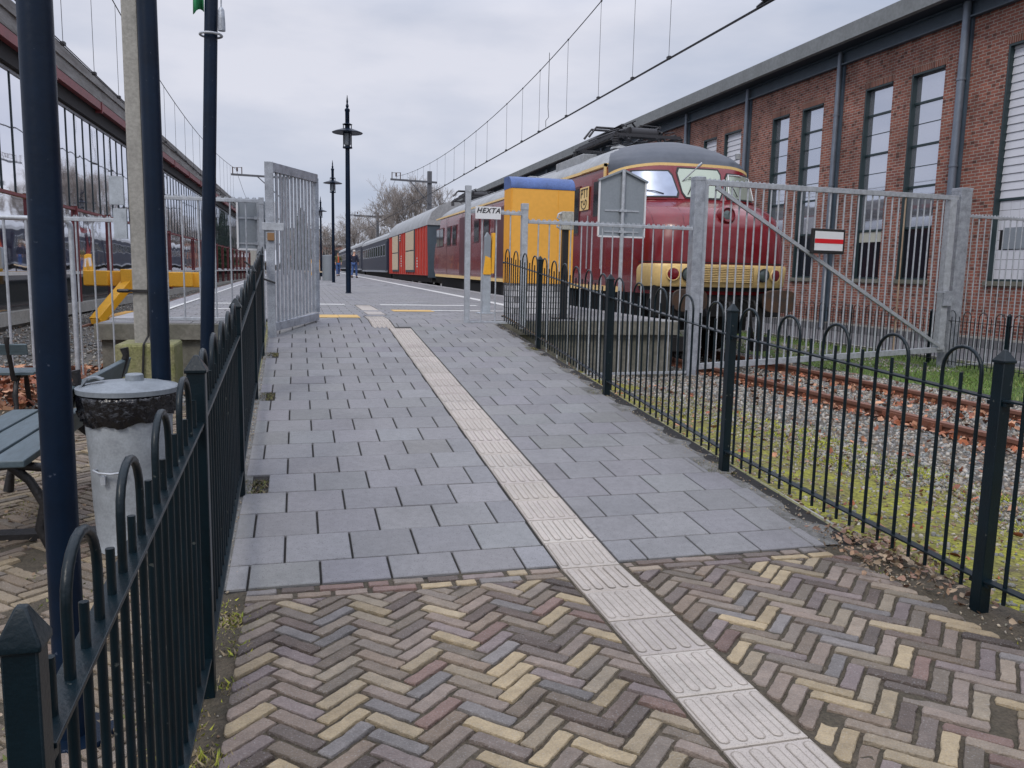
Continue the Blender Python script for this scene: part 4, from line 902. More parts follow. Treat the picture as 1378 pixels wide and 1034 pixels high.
# body levels: z, half width, front Y, plan depth, exponent
LEV = [(1.06, 1.40, 13.30, .75, 3.4), (1.30, 1.45, 13.16, .80, 3.4), (1.62, 1.455, 13.12, .85, 3.2), (2.0, 1.455, 13.12, .95, 2.9), (2.28, 1.45, 13.16, 1.05, 2.7), (2.46, 1.45, 13.26, 1.15, 2.6),
       (2.60, 1.445, 13.48, 1.2, 2.5), (2.70, 1.44, 13.78, 1.15, 2.5), (2.77, 1.44, 14.06, 1.05, 2.5), (2.81, 1.44, 14.13, 1.0, 2.5), (3.40, 1.43, 14.40, 1.0, 2.4), (3.50, 1.42, 14.46, 1.0, 2.4),
       (3.60, 1.38, 14.52, 1.0, 2.3), (3.72, 1.29, 14.64, 1.1, 2.25), (3.84, 1.15, 14.84, 1.2, 2.2), (3.96, .95, 15.14, 1.3, 2.1), (4.05, .70, 15.5, 1.3, 2.0), (4.11, .45, 15.95, 1.1, 2.0), (4.14, .2, 16.4, .8, 2.0), (4.15, .03, 16.8, .1, 2)]
YB = 37.2; YM = (13.12+YB)/2
SL = lambda y: .005*max(y-13, 0)
def lev_at(z):
    for a, b in zip(LEV[:-1], LEV[1:]):
        if a[0] <= z <= b[0]:
            f = (z-a[0])/(b[0]-a[0]); return tuple(p+(q-p)*f for p, q in zip(a, b))
    return LEV[-1]
def plan(z, w, off=0.0):
    """point on the body skin at height z, w=-1 (left side) .. 0 (nose) .. 1 (right side) in the rounded front"""
    _, hw, yf, dep, n = lev_at(z); th = w*math.pi/2
    x = (hw+off)*math.copysign(abs(math.sin(th))**(2/n), th); y = yf-off+(dep+off)*(1-abs(math.cos(th))**(2/n))
    return Vector((XC+x, y, z+SL(y)))
NW = 14
def skin(s, z0, z1, wa, wb, off, n=14, nz=4, zf=None):
    """curved patch of the front between heights and angles"""
    vs = []
    for j in range(nz+1):
        for i in range(n+1):
            f = i/n; w = wa+(wb-wa)*f; zz0, zz1 = (z0, z1) if zf is None else zf(f)
            vs.append(plan(zz0+(zz1-zz0)*j/nz, w, off))
    s.add(vs, [(j*(n+1)+i, j*(n+1)+i+1, (j+1)*(n+1)+i+1, (j+1)*(n+1)+i) for j in range(nz) for i in range(n)])
def body_mesh(levels, name, m, parent):
    s = MB(); rings = []
    for L_ in levels:
        z, hw, yf, dep, n = L_; ring = []
        half = [plan(z, w) for w in [-1+i/NW for i in range(2*NW+1)]]
        rear = [Vector((p.x, 2*YM-p.y, z+SL(2*YM-p.y))) for p in half][::-1]
        rings.append(half+rear)
    N_ = len(rings[0])
    s.add([p for r in rings for p in r], [(j*N_+i, j*N_+(i+1) % N_, (j+1)*N_+(i+1) % N_, (j+1)*N_+i) for j in range(len(rings)-1) for i in range(N_)]+[tuple(range(N_))[::-1]])
    return s.build(name, m, parent, smooth=50)
tr = thing('red_postal_train', 'dark red postal railcar with cream bumper band and rounded grey roof behind the gate', 'train', (XC, 13.1, -.1))
zi = [l[0] for l in LEV]
# refine levels for smoothness
def refine(a, b, k=3):
    zs = []
    for p, q in zip(LEV[:-1], LEV[1:]):
        if p[0] < a-1e-6 or q[0] > b+1e-6: continue
        for i in range(k): zs.append(p[0]+(q[0]-p[0])*i/k)
    zs.append(b); return [lev_at(z) for z in zs]
body = body_mesh(refine(1.06, 3.50), 'body', M['red'], tr)
roof = body_mesh(refine(3.50, 4.15), 'roof', M['roof'], tr)
roof.data.materials.append(M['rooflight'])
for p_ in roof.data.polygons:
    if p_.center.y > 2.9: p_.material_index = 1
# cream waist lines
def line_strip(zc, h, off, name, m, y_to=YB-1.0, wrange=(-1, 1), zf=None):
    s = MB(); P = [plan(zf(w) if zf else zc, w, 0) for w in [wrange[0]+(wrange[1]-wrange[0])*i/40 for i in range(41)]]
    hw = lev_at(zc)[1]
    if wrange[0] == -1: P = [Vector((XC-hw, y, zc+SL(y))) for y in (y_to, 26, 16)]+P
    if wrange[1] == 1: P = P+[Vector((XC+hw, y, zc+SL(y))) for y in (16, 26, y_to)]
    vs = []; k = len(P)
    for i, p in enumerate(P):
        t_ = (P[min(i+1, k-1)]-P[max(i-1, 0)]).normalized(); nrm = Vector((t_.y, -t_.x, 0)).normalized()
        if (p+nrm-Vector((XC, YM, p.z))).length < (p-nrm-Vector((XC, YM, p.z))).length: nrm = -nrm
        vs += [p+Vector((0, 0, -h/2))-nrm*.01, p+nrm*off+Vector((0, 0, -h/2)), p+nrm*off+Vector((0, 0, h/2)), p+Vector((0, 0, h/2))-nrm*.03]
    s.add(vs, [(4*i+a, 4*i+b, 4*(i+1)+b, 4*(i+1)+a) for i in range(k-1) for a, b in ((0, 1), (1, 2), (2, 3))])
    return s.build(name, m, tr, smooth=40)
ZL = lambda w: 3.475-.15*max(0, (abs(w)-.30)/.7)**1.3
line_strip(3.475, .052, .016, 'roof_line', M['cream'], wrange=(-.999, .999), zf=ZL)
s = MB(); skin(s, 0, 0, -.999, .999, .007, n=48, nz=4, zf=lambda f: (ZL(-.999+1.998*f), 3.53)); s.build('roof_skirt', M['roof'], tr, smooth=50)
for sx in (-1, 1):
    s = MB()
    for y in range(15, 36, 3): s.add([(XC+sx*1.43+dx, yy, z+SL(yy)) for yy in (y+(.5 if y == 15 else 0), y+3) for dx in (-.03, .022) for z in (3.49, 3.545)], [(0, 1, 3, 2), (4, 6, 7, 5), (0, 4, 5, 1), (2, 3, 7, 6), (1, 5, 7, 3), (0, 2, 6, 4)])
    s.build('side_roof_line', M['cream'], tr, smooth=0)
for sx in (-1, 1):
    s = MB(); y = 14.6
    while y < YB-1: y2 = min(y+5, YB-1); s.add([(XC+sx*1.435+dx, yy, z+SL(yy)) for yy in (y, y2) for dx in (-.02, .02) for z in (1.05, 1.15)], [(0, 1, 3, 2), (4, 6, 7, 5), (0, 4, 5, 1), (2, 3, 7, 6), (1, 5, 7, 3), (0, 2, 6, 4)]); y = y2
    s.build('lower_line', M['cream'], tr, smooth=0)
# cream bumper band with rounded upper ends
s = MB(); wv = .93
zb = lambda f: (1.195, 1.60-.10*max(0, (abs(f-.5)*2-.86)/.14)**2)
vs = []; n = 60
for i in range(n+1):
    w = -wv+2*wv*i/n; f = i/n; z0, z1 = zb(f); e = .006 if (i in (0, n)) else .05
    for z, o_ in ((z0+.01, 0), (z0, e*.8), (z0+.02, e), (z1-.06, e), (z1-.01, e*.6), (z1, -.01)): vs.append(plan(z, w, o_))
k = 6; s.add(vs, [(i*k+j, (i+1)*k+j, (i+1)*k+j+1, i*k+j+1) for i in range(n) for j in range(k-1)])
band = s.build('bumper_band', M['cream'], tr, smooth=40)
s = MB(); skin(s, 1.03, 1.215, -.88, .88, .014, n=30, nz=2); s.build('lower_valance', M['under'], tr, smooth=50)
s = MB()
for i in range(9):
    z = 1.295+i*.030; s.tube([plan(z, w, .062) for w in [-.105+.21*j/6 for j in range(7)]], .0105, n=6)
s.build('grille', M['cream'], band, smooth=50)
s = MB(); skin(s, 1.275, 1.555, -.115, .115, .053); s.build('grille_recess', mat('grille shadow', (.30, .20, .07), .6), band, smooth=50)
def disc(s, c, nrm, r0, r1=None, d=.02, n=20, dome=0):
    nrm = nrm.normalized(); a = nrm.orthogonal().normalized(); b = nrm.cross(a); r1 = r1 or r0
    vs = [c+(a*math.cos(2*math.pi*i/n)+b*math.sin(2*math.pi*i/n))*r0 for i in range(n)]+[c+nrm*d+(a*math.cos(2*math.pi*i/n)+b*math.sin(2*math.pi*i/n))*r1 for i in range(n)]
    vs.append(c+nrm*(d+dome)); s.add(vs, [(i, (i+1) % n, n+(i+1) % n, n+i) for i in range(n)]+[(n+i, n+(i+1) % n, 2*n) for i in range(n)])
def nrm_at(z, w):
    e = .02; a = plan(z, w+e)-plan(z, w-e); b = plan(z+e, w)-plan(z-e, w); n_ = a.cross(b).normalized()
    return n_ if n_.y < 0 else -n_
def w_of_x(x, z):
    lo, hi = -1., 1.
    for _ in range(40):
        m_ = (lo+hi)/2
        if plan(z, m_).x < x: lo = m_
        else: hi = m_
    return (lo+hi)/2
for x, kind in ((-.98, 'redlens'), (.98, 'redlens'), (-.72, 'greylens'), (.72, 'greylens')):
    w = w_of_x(XC+x, 1.42); c = plan(1.42, w, .05); nn = nrm_at(1.42, w)
    s = MB(); disc(s, c, nn, .126, .118, .018); q = s.build('tail_lamp' if kind == 'redlens' else 'headlight', M['rubber'] if kind == 'greylens' else M['cream'], tr)
    s = MB(); disc(s, c+nn*.018, nn, .102, .085, .006, dome=.02); s.build('lens', M[kind], q)
line_strip(1.628, .016, .010, 'band_seam', M['under'], wrange=(-.9, .9))
for w_ in (-.62, -.30, .30, .62): s = MB(); s.tube([plan(z, w_, .001) for z in (1.66, 1.9, 2.1, 2.3, 2.45, 2.6, 2.7)], .0035, n=5); s.build('nose_seam', M['redrear'], tr)
for y_ in (17.7, 20.9, 25.3, 30.1, 33.4): s = MB(); s.box((XC-1.457, y_, 1.16+SL(y_)), (XC-1.45, y_+.012, 3.44+SL(y_))); s.build('panel_seam', M['under'], tr, smooth=0)
# central high headlight
c = plan(2.46, 0, 0); nn = Vector((0, -1, .12))
s = MB(); s.lathe([(.165, 0), (.175, .05), (.16, .12), (.125, .16), (.12, .13), (.001, .10)], n=28)
q = s.build('centre_headlight', M['red'], tr, world=False); q.location = c+Vector((0, .06, 0))-wloc(tr); q.rotation_euler = nn.to_track_quat('Z', 'Y').to_euler()
s = MB(); s.lathe([(.001, .125), (.08, .12), (.118, .105)], n=24, caps=False); l_ = s.build('lens', M['greylens'], q, world=False)
# windscreens: rim and glass
def screen(x0, x1, z0, z1, gm, skew0=0, skew1=0):
    def Wz(f, z):
        t_ = (z-2.9)/.5; xa = x0+skew0*t_; xb = x1+skew1*t_; return w_of_x(XC+xa+(xb-xa)*f, z)
    def grid(s, pad, off, nu=16, nv=6, rim=False):
        def P(u, v):
            cr_ = .10                                   # rounded corners
            du, dv = min(u, 1-u), min(v, 1-v); z = z0-pad+(z1-z0+2*pad)*v
            ee = max(0, 1-dv/.18); uu = u+(.5-u)*(.12*ee**3)
            xa = x0-pad; xb = x1+pad; t_ = (z-2.9)/.5; xx = (xa+skew0*t_)*(1-uu)+(xb+skew1*t_)*uu
            return plan(z, w_of_x(XC+xx, z), off)
        vs = [P(i/nu, j/nv) for j in range(nv+1) for i in range(nu+1)]
        s.add(vs, [(j*(nu+1)+i, j*(nu+1)+i+1, (j+1)*(nu+1)+i+1, (j+1)*(nu+1)+i) for j in range(nv) for i in range(nu)])
    s = MB(); grid(s, .030, .008); w = s.build('windscreen', M['rubber'], tr, smooth=60)
    s = MB(); grid(s, 0, .014); s.build('glass', gm, w, smooth=60)
screen(-1.27, -.49, 2.86, 3.33, M['glasssky'], .03, -.10)
screen(-.39, .39, 2.85, 3.39, M['glassgreen'], -.06, .06)
screen(.50, 1.32, 2.86, 3.33, M['glassgreen'], .10, -.03)
s = MB(); s.tube([plan(z, w_of_x(XC+x, z), .03) for x, z in ((.54, 2.87), (.58, 3.1), (.62, 3.32), (.9, 3.325), (1.28, 3.31), (1.31, 3.1), (1.33, 2.88))], .012, n=6); s.build('white_screen_trim', M['signwhite'], tr)
line_strip(2.80, .012, .02, 'sill_bead', M['red'], wrange=(-.8, .8))
# wipers
for x, x2, z2 in ((-.75, -1.05, 2.97), (-.30, -.12, 3.2), (.75, .6, 3.15)):
    s = MB(); a = plan(2.9, w_of_x(XC+x, 2.9), .03); b = plan(z2, w_of_x(XC+x2, z2), .04); s.tube([a, (a+b)/2+Vector((0, -.02, .01)), b], .009, n=6); s.bar(b+Vector((-.12, 0, .02)), b+Vector((.14, 0, -.02)), .012); s.build('wiper', M['rubber'], tr)
s = MB(); a = plan(3.16, w_of_x(XC-.36, 3.16), .03); b = a+Vector((.26, -.12, .27)); s.cyl(a, b, .012, n=8); s.cyl(b-(b-a).normalized()*.03, b+(b-a).normalized()*.07, .026, n=10); s.build('wiper_motor_arm', M['galv2'], tr)
# handrails below the screens
s = MB(); s.tube([plan(2.80, w, .05) for w in [-.6+.03*i for i in range(12)]], .010, n=6); s.tube([plan(2.80, w, .05) for w in [.25+.03*i for i in range(12)]], .010, n=6); s.build('handrail', M['red'], tr)
# side detail, left side facing the platform
def side_box(s, y0, y1, z0, z1, d0, d1, sx=-1):
    xa, xb = XC+sx*(1.452+d0), XC+sx*(1.452+d1); o = SL((y0+y1)/2); s.box((xa, y0, z0+o), (xb, y1, z1+o))
def side_window(y0, y1, z0, z1, gm='glassdark', sx=-1, rimm='redrear'):
    s = MB(); side_box(s, y0-.05, y1+.05, z0-.05, z1+.05, -.03, .006, sx); w = s.build('window', M[rimm], tr, smooth=0, bevel=.004)
    s = MB(); side_box(s, y0, y1, z0, z1, .006, .010, sx); s.build('pane', M[gm], w, smooth=0)
for sx in (-1, 1):
    s = MB(); side_box(s, 15.55, 16.25, 1.25, 3.40, -.02, .008, sx); d_ = s.build('cab_door', M['red'], tr, smooth=0, bevel=.004)
    s = MB(); side_box(s, 15.68, 16.12, 2.55, 3.25, .008, .012, sx); s.build('pane', M['glassdark'], d_, smooth=0)
    for y in (15.50, 16.32): s = MB(); s.tube([(XC+sx*1.50, y, 1.5), (XC+sx*1.50, y, 2.6)], .014, n=6); s.build('grab_rail', M['galv'], tr)
    side_window(17.05, 17.50, 2.25, 3.2, sx=sx)
    for y in (19.6, 21.6, 25.7, 27.2, 31.3, 32.5, 34.2, 35.1): side_window(y, y+.75, 2.35, 3.05, sx=sx)
    for y in (18.4, 23.0, 28.6):
        s = MB(); side_box(s, y, y+ (1.1 if y < 20 else 2.0), 1.2, 3.3, -.02, .012, sx); dd = s.build('cargo_door', M['redrear'] if y > 20 else M['red'], tr, smooth=0, bevel=.004)
    s = MB(); side_box(s, 17.9, 18.9, 3.30, 3.40, 0, .05, sx); s.build('vent', M['redrear'], tr, smooth=0, bevel=.004)
s = MB()     # cream door frame line near the roof
side_box(s, 15.50, 15.56, 3.30, 3.56, -.02, .02); side_box(s, 15.50, 16.9, 3.50, 3.56, -.06, .02); s.build('door_trim', M['cream'], tr, smooth=0)
# postal plate with the letters PTT and a horn emblem
s = MB(); side_box(s, 16.42, 16.95, 2.72, 3.20, .002, .014); pl = s.build('plate', M['cream'], tr, smooth=0)
s = MB()
def pl_bar(ya, za, yb, zb_, w=.022):   # y measured along the reading direction (towards the nose)
    x = XC-1.452-.018; Y = lambda a: 16.93-a; s.bar((x, Y(ya), za), (x, Y(yb), zb_), w, .008, up=(1, 0, 0))
o = SL(16.7)
for a in (.06,):
    pl_bar(a, 2.98+o, a, 3.16+o); pl_bar(a, 3.155+o, a+.10, 3.155+o); pl_bar(a+.10, 3.16+o, a+.10, 3.06+o); pl_bar(a+.10, 3.07+o, a, 3.07+o)
for a in (.20, .35): pl_bar(a, 3.155+o, a+.13, 3.155+o); pl_bar(a+.065, 3.16+o, a+.065, 2.98+o)
pp = [(.08, 2.90), (.08, 2.82), (.14, 2.765), (.24, 2.74), (.34, 2.77), (.40, 2.83), (.41, 2.90), (.36, 2.93), (.31, 2.90), (.31, 2.85), (.25, 2.83), (.20, 2.87), (.20, 2.93)]
for a, b in zip(pp[:-1], pp[1:]): pl_bar(a[0], a[1]+o, b[0], b[1]+o, .018)
pl_bar(.05, 2.91+o, .14, 2.91+o)
s.build('lettering', M['letter'], pl, smooth=0)
# under the floor
s = MB(); s.box((XC-1.15, 14.3, .35), (XC+1.15, 36.2, 1.08)); s.box((XC-1.30, 17.6, .55), (XC+1.30, 24.5, 1.0)); s.box((XC-1.25, 27, .5), (XC+1.25, 31, 1.0))
s.box((XC-1.25, 13.55, .80), (XC+1.25, 13.75, 1.2)); s.build('underframe', M['under'], tr, smooth=0)
def bogie(xc, y, parent, m='under'):
    s = MB()
    for sx in (-1, 1):
        s.box((xc+sx*1.0-.07, y-1.9, .28), (xc+sx*1.0+.07, y+1.9, .50)); s.box((xc+sx*1.06-.06, y-.45, .3), (xc+sx*1.06+.06, y+.45, .9))
        for dy in (-1.3, 1.3):
            s.box((xc+sx*1.08-.09, y+dy-.17, .2), (xc+sx*1.08+.09, y+dy+.17, .55))
            for k in range(5): s.cyl((xc+sx*1.05, y+dy-.42, .5+.06*k), (xc+sx*1.05, y+dy-.42, .53+.06*k), .085, n=10)
    b = s.build('bogie', M[m], parent, smooth=30)
    for dy in (-1.3, 1.3):
        for sx in (-1, 1):
            s = MB(); z = zr(y)+.46; s.cyl((xc+sx*.70, y+dy, z), (xc+sx*.83, y+dy, z), .47, n=28); s.cyl((xc+sx*.66, y+dy, z), (xc+sx*.70, y+dy, z), .50, n=28); s.cyl((xc+sx*.83, y+dy, z), (xc+sx*.90, y+dy, z), .12, n=12); s.build('wheel', M['under'], b, smooth=30)
bogie(XC, 16.2, tr); bogie(XC, 34.0, tr)
# front running gear, coupling and buffers
s = MB()
for sx in (-1, 1): s.box((XC+sx*.85-.05, 13.3, .05), (XC+sx*.85+.05, 13.42, 1.0)); s.box((XC+sx*.85-.16, 13.2, .04), (XC+sx*.85+.16, 13.4, .30))
s.box((XC-1.3, 13.35, .66), (XC+1.3, 13.50, 1.22)); s.build('pilot', M['under'], tr, smooth=0, bevel=.01)
for sx in (-1, 1):
    s = MB(); s.cyl((XC+sx*.875, 13.4, .97), (XC+sx*.875, 12.95, .97), .13, n=18); s.cyl((XC+sx*.875, 12.98, .97), (XC+sx*.875, 12.80, .97), .09, n=14); b_ = s.build('buffer', M['under'], tr)
    s = MB(); P = [(.33*math.copysign(abs(math.cos(a))**.6, math.cos(a)), .20*math.copysign(abs(math.sin(a))**.6, math.sin(a))) for a in [2*math.pi*i/28 for i in range(28)]]
    s.prism(P, lambda a, b, t_: (XC+sx*.875+a, 12.80-.05*t_, .97+b)); s.build('buffer_face', M['rustorange'], b_, smooth=30, bevel=.008)
s = MB(); s.tube([(XC, 13.35, .95), (XC, 12.95, .92), (XC+.02, 12.9, .7), (XC, 13.0, .5)], .035, n=8); s.tube([(XC-.07, 13.0, .95), (XC-.09, 12.88, .6), (XC+.07, 12.86, .55), (XC+.07, 13.0, .95)], .022, n=8)
s.build('coupling', M['iron'], tr)
for x in (-.45, .42, .55):
    s = MB(); s.tube([(XC+x, 13.35, .98), (XC+x, 13.05, .95), (XC+x+.02, 12.95, .7), (XC+x+.06, 12.98, .42), (XC+x+.12, 13.05, .35)], [.026]*4+[.04], n=8); s.build('air_hose', M['rubber'], tr)
# roof equipment and pantographs
s = MB(); s.box((XC-.55, 19.5, 4.0), (XC+.25, 21.5, 4.25)); s.box((XC-1.1, 17.9, 3.78), (XC-.75, 19.9, 4.1)); s.box((XC-1.05, 22.5, 3.8), (XC-.8, 25, 4.1)); s.build('roof_box', M['rooflight'], tr, smooth=0, bevel=.02)
s = MB(); s.lathe([(.10, 0), (.11, .08), (.20, .10), (.18, .14), (.02, .20)], (XC-.62, 16.9, 3.98), n=18); s.lathe([(.05, 0), (.06, .10), (.01, .13)], (XC+1.0, 14.7, 3.68), n=12); s.build('roof_vent', M['rooflight'], tr)
def panto(yc, zb_, parent):
    s = MB(); fr = [(XC-.75, yc-1.3), (XC+.75, yc-1.3), (XC+.75, yc+1.3), (XC-.75, yc+1.3)]
    for i in range(4): a, b = fr[i], fr[(i+1) % 4]; s.bar((*a, zb_+.18), (*b, zb_+.18), .06)
    for x, y in fr:
        for k in range(4): s.cyl((x, y, zb_-.02+.05*k), (x, y, zb_+.01+.05*k), .075, n=10)
    for sx in (-1, 1):          # folded diamond arms
        s.tube([(XC+sx*.7, yc-1.2, zb_+.24), (XC+sx*.55, yc+.9, zb_+.36), (XC+sx*.45, yc-.9, zb_+.45)], .032, n=6); s.tube([(XC+sx*.7, yc+1.2, zb_+.24), (XC+sx*.5, yc-.8, zb_+.34), (XC+sx*.4, yc+.8, zb_+.46)], .032, n=6)
        s.tube([(XC+sx*.5, yc+.7, zb_+.36), (XC-sx*.5, yc-.7, zb_+.36)], .018, n=5)
    for k in range(3): s.cyl((XC-.3+.3*k, yc-1.0, zb_+.32), (XC-.3+.3*k, yc-.4, zb_+.36), .09, n=10)
    s.cyl((XC-.3, yc-1.0, zb_+.28), (XC+.3, yc-1.0, zb_+.28), .12, n=12)
    for dy in (-.16, .16): s.tube([(XC-.95, yc+dy, zb_+.28), (XC-.78, yc+dy, zb_+.50), (XC+.78, yc+dy, zb_+.50), (XC+.95, yc+dy, zb_+.28)], .028, n=6)
    r_ = random.Random(5)
    for k in range(26): a = Vector((XC+r_.uniform(-.8, .8), yc+r_.uniform(-1.3, 1.2), zb_+r_.uniform(.05, .42))); s.tube([a, a+Vector((r_.uniform(-.35, .35), r_.uniform(-.7, .7), r_.uniform(-.12, .12)))], r_.uniform(.010, .024), n=5)
    s.build('pantograph', M['wire'], parent, smooth=40)
panto(18.1, 4.20, tr); panto(34.6, 4.28, tr)
s = MB(); s.tube([(XC-.95, 19.0, 3.98), (XC-.95, 26, 4.02), (XC-.9, 33, 4.1)], .03, n=6); s.build('roof_conduit', M['rooflight'], tr)

# red goods wagon
wg = thing('goods_wagon', 'bright red goods wagon with pale timber doors and an arched grey roof', 'wagon', (7.4, 38.5, -.05))
Y0, Y1, hw = 38.6, 55.6, 1.42; o = .13
arch = [(-hw-.05, 3.42+o), (-hw-.02, 3.62+o), (-1.25, 4.02+o), (-.9, 4.34+o), (-.45, 4.52+o), (0, 4.58+o), (.45, 4.52+o), (.9, 4.34+o), (1.25, 4.02+o), (hw+.02, 3.62+o), (hw+.05, 3.42+o)]
s = MB(); s.box((XC-hw, Y0+.1, 1.05+o), (XC+hw, Y1, 3.45+o)); s.build('body', M['wagonred'], wg, smooth=0)
s = MB(); s.prism(arch, lambda a, b, t_: (XC+a, Y1+.1 if t_ else Y0-.08, b)); s.build('roof', M['rooflight'], wg, smooth=30)
s = MB(); s.prism([(-hw+.02, .95+o)]+[(a*.985, b-.03) for a, b in arch]+[(hw-.02, .95+o)], lambda a, b, t_: (XC+a, Y0+.12 if t_ else Y0-.02, b)); s.build('end_wall', M['wagonend'], wg, smooth=0)
for sx in (-1, 1):
    s = MB(); y = Y0+.15
    while y < Y1: s.box((XC+sx*hw, y, 1.08+o), (XC+sx*(hw+.05), y+.08, 3.42+o)); y += .95
    s.build('side_rib', M['wagonred'], wg, smooth=0)
    for ya, yb in ((43.1, 46.3), (50.1, 53.0)):
        s = MB(); s.box((XC+sx*hw, ya, 1.30+o), (XC+sx*(hw+.09), yb, 2.30+o)); s.box((XC+sx*hw, ya, 2.36+o), (XC+sx*(hw+.09), yb, 3.36+o))
        d_ = s.build('door', M['wood'], wg, smooth=0, bevel=.01)
        s = MB(); s.box((XC+sx*hw, ya-.08, 1.2+o), (XC+sx*(hw+.06), yb+.08, 3.42+o)); s.build('door_frame', M['wagonend'], d_, smooth=0)
s = MB()          # stencilled lettering blocks, too small to read
for y, z, n_ in ((41.6, 1.45, 4), (48.3, 1.5, 5), (48.9, 3.0, 3)):
    for k in range(n_): s.box((XC-hw-.062, y+.1*(k % 2), z+o+.14*k), (XC-hw-.052, y+.42, z+o+.14*k+.07))
s.build('stencil', M['white'], wg, smooth=0)
s = MB(); s.box((XC-1.2, Y0+.1, .72+o), (XC+1.2, Y1, 1.05+o)); s.build('underframe', M['under'], wg, smooth=0)
bogie(XC, Y0+2.6, wg); bogie(XC, Y1-2.6, wg)
for sx in (-1, 1):
    s = MB(); s.cyl((XC+sx*.87, Y0+.1, 1.05), (XC+sx*.87, Y0-.45, 1.05), .1, n=14); s.cyl((XC+sx*.87, Y0-.45, 1.05), (XC+sx*.87, Y0-.5, 1.05), .24, n=20); s.build('buffer', M['under'], wg)
# blue coaches
def coach(y0, L_, label, m='coachblue'):
    t = thing('blue_coach', label, 'railway coach', (7.4, y0, 0), group='dark blue coaches behind the goods wagon'); z = SL(y0+L_/2)
    pr = [(-1.42, 1.0), (-1.44, 1.8), (-1.42, 3.3)]; s = MB(); s.prism(pr+[(-a, b) for a, b in pr[::-1]], lambda a, b, t_: (XC+a, y0+L_*t_, b+z)); s.build('body', M[m], t, smooth=0)
    rp = [(-1.45, 3.28), (-1.38, 3.5), (-1.05, 3.78), (-.5, 3.95), (.5, 3.95), (1.05, 3.78), (1.38, 3.5), (1.45, 3.28)]; s = MB(); s.prism(rp, lambda a, b, t_: (XC+a, y0-.05+(L_+.1)*t_, b+z)); s.build('roof', M['rooflight'], t, smooth=30)
    y = y0+1.4; k = 0
    while y < y0+L_-2:
        s = MB(); s.box((XC-1.455, y, 2.1+z), (XC-1.40, y+1.1, 2.95+z)); w = s.build('window', M['galv2'], t, smooth=0)
        s = MB(); s.box((XC-1.462, y+.07, 2.17+z), (XC-1.45, y+1.03, 2.88+z)); s.build('pane', M['glassdark'], w, smooth=0); y += 1.9; k += 1
    for yy in (y0+.25, y0+L_-1.1): s = MB(); s.box((XC-1.47, yy, 1.05+z), (XC-1.40, yy+.85, 3.1+z)); s.build('door', M[m], t, smooth=0, bevel=.01)
    s = MB(); s.box((XC-1.46, y0+.1, .98+z), (XC-1.4, y0+L_-.1, 1.12+z)); s.build('lower_line', M['galv2'], t, smooth=0)
    s = MB(); s.box((XC-1.1, y0+.5, .45+z), (XC+1.1, y0+L_-.5, 1.0+z)); s.build('underframe', M['under'], t, smooth=0)
    bogie(XC, y0+3.2, t); bogie(XC, y0+L_-3.2, t)
coach(56.6, 23, 'nearest dark blue coach with a pale roof, next to the red goods wagon')
coach(80.2, 23, 'middle dark blue coach seen between the nearest coach and the walking man')
coach(103.8, 23, 'farthest dark blue coach near the end of the platform')

# ------------------------------------------------------------------ overhead line
def spline(pts, n=60):
    pts = np.array(pts, float); t = np.linspace(0, 1, len(pts)); tt = np.linspace(0, 1, n)
    c = [np.polyfit(pts[:, 1], pts[:, 2], min(4, len(pts)-1))]; Y = np.linspace(pts[0, 1], pts[-1, 1], n)
    return Y, np.polyval(c[0], Y)
ow = thing('overhead_line', 'overhead contact wire with droppers above the parked trains on the right', 'overhead wire', (7.4, 40, 5.78))
s = MB()
for dx in (-.02, .02): s.tube([(7.4+dx, 4, 5.78), (7.4+dx, 63, 5.78), (7.4+dx, 160, 6.1)], .011, n=5)
s.build('contact_wire', M['wire'], ow)
mY, mZ = spline([(0, 14, 9.0), (0, 19.85, 8.11), (0, 22.6, 7.86), (0, 27.4, 7.56), (0, 34.8, 7.28), (0, 40.4, 7.33), (0, 49.4, 7.6), (0, 55.7, 7.93), (0, 63.2, 8.5)])
s = MB(); s.tube([(7.4, y, z) for y, z in zip(mY, mZ)], .013, n=5)
Y2 = np.linspace(63.2, 105, 30); Z2 = 6.9+1.6*((Y2-84.1)/20.9)**2; s.tube([(7.4, y, z) for y, z in zip(Y2, Z2)], .013, n=5); s.build('messenger_wire', M['wire'], ow)
s = MB()
for y in [15.93, 17.81, 19.99, 22.53, 25.25, 27.28, 29.42, 32.57, 34.7, 37.2, 39.7, 42.2, 44.7, 47.2, 49.7, 52.2, 54.7, 57.2, 59.7]:
    s = MB(); z = float(np.interp(y, mY, mZ)); s.cyl((7.4, y, 5.78), (7.4, y, z), .0055, n=4); s.box((7.37, y-.05, 5.77), (7.43, y+.05, 5.83)); s.box((7.385, y-.03, z-.02), (7.415, y+.03, z+.02)); s.build('dropper', M['wire'], ow)
for y in np.arange(66, 104, 3.): s = MB(); s.cyl((7.4, y, 5.8), (7.4, y, float(np.interp(y, Y2, Z2))), .006, n=4); s.build('dropper', M['wire'], ow)
s = MB()
s.tube([(7.4, 24.3, 7.95), (7.41, 24.35, 6.4), (7.45, 24.4, 6.1), (7.38, 24.45, 6.0), (7.4, 24.5, 5.82)], .009, n=4)
s.build('loose_wire', M['wire'], ow)
s = MB()     # tensioning gear just above the contact wire
s.tube([(7.4, 12.6, 5.80), (7.45, 12.2, 5.90), (7.5, 11.8, 5.86), (7.4, 11.3, 5.84)], .03, n=6); s.box((7.34, 12.0, 5.84), (7.5, 12.4, 5.93)); s.cyl((7.4, 12.42, 5.8), (7.4, 12.42, 6.5), .012, n=6); s.build('clamp', M['wire'], ow)
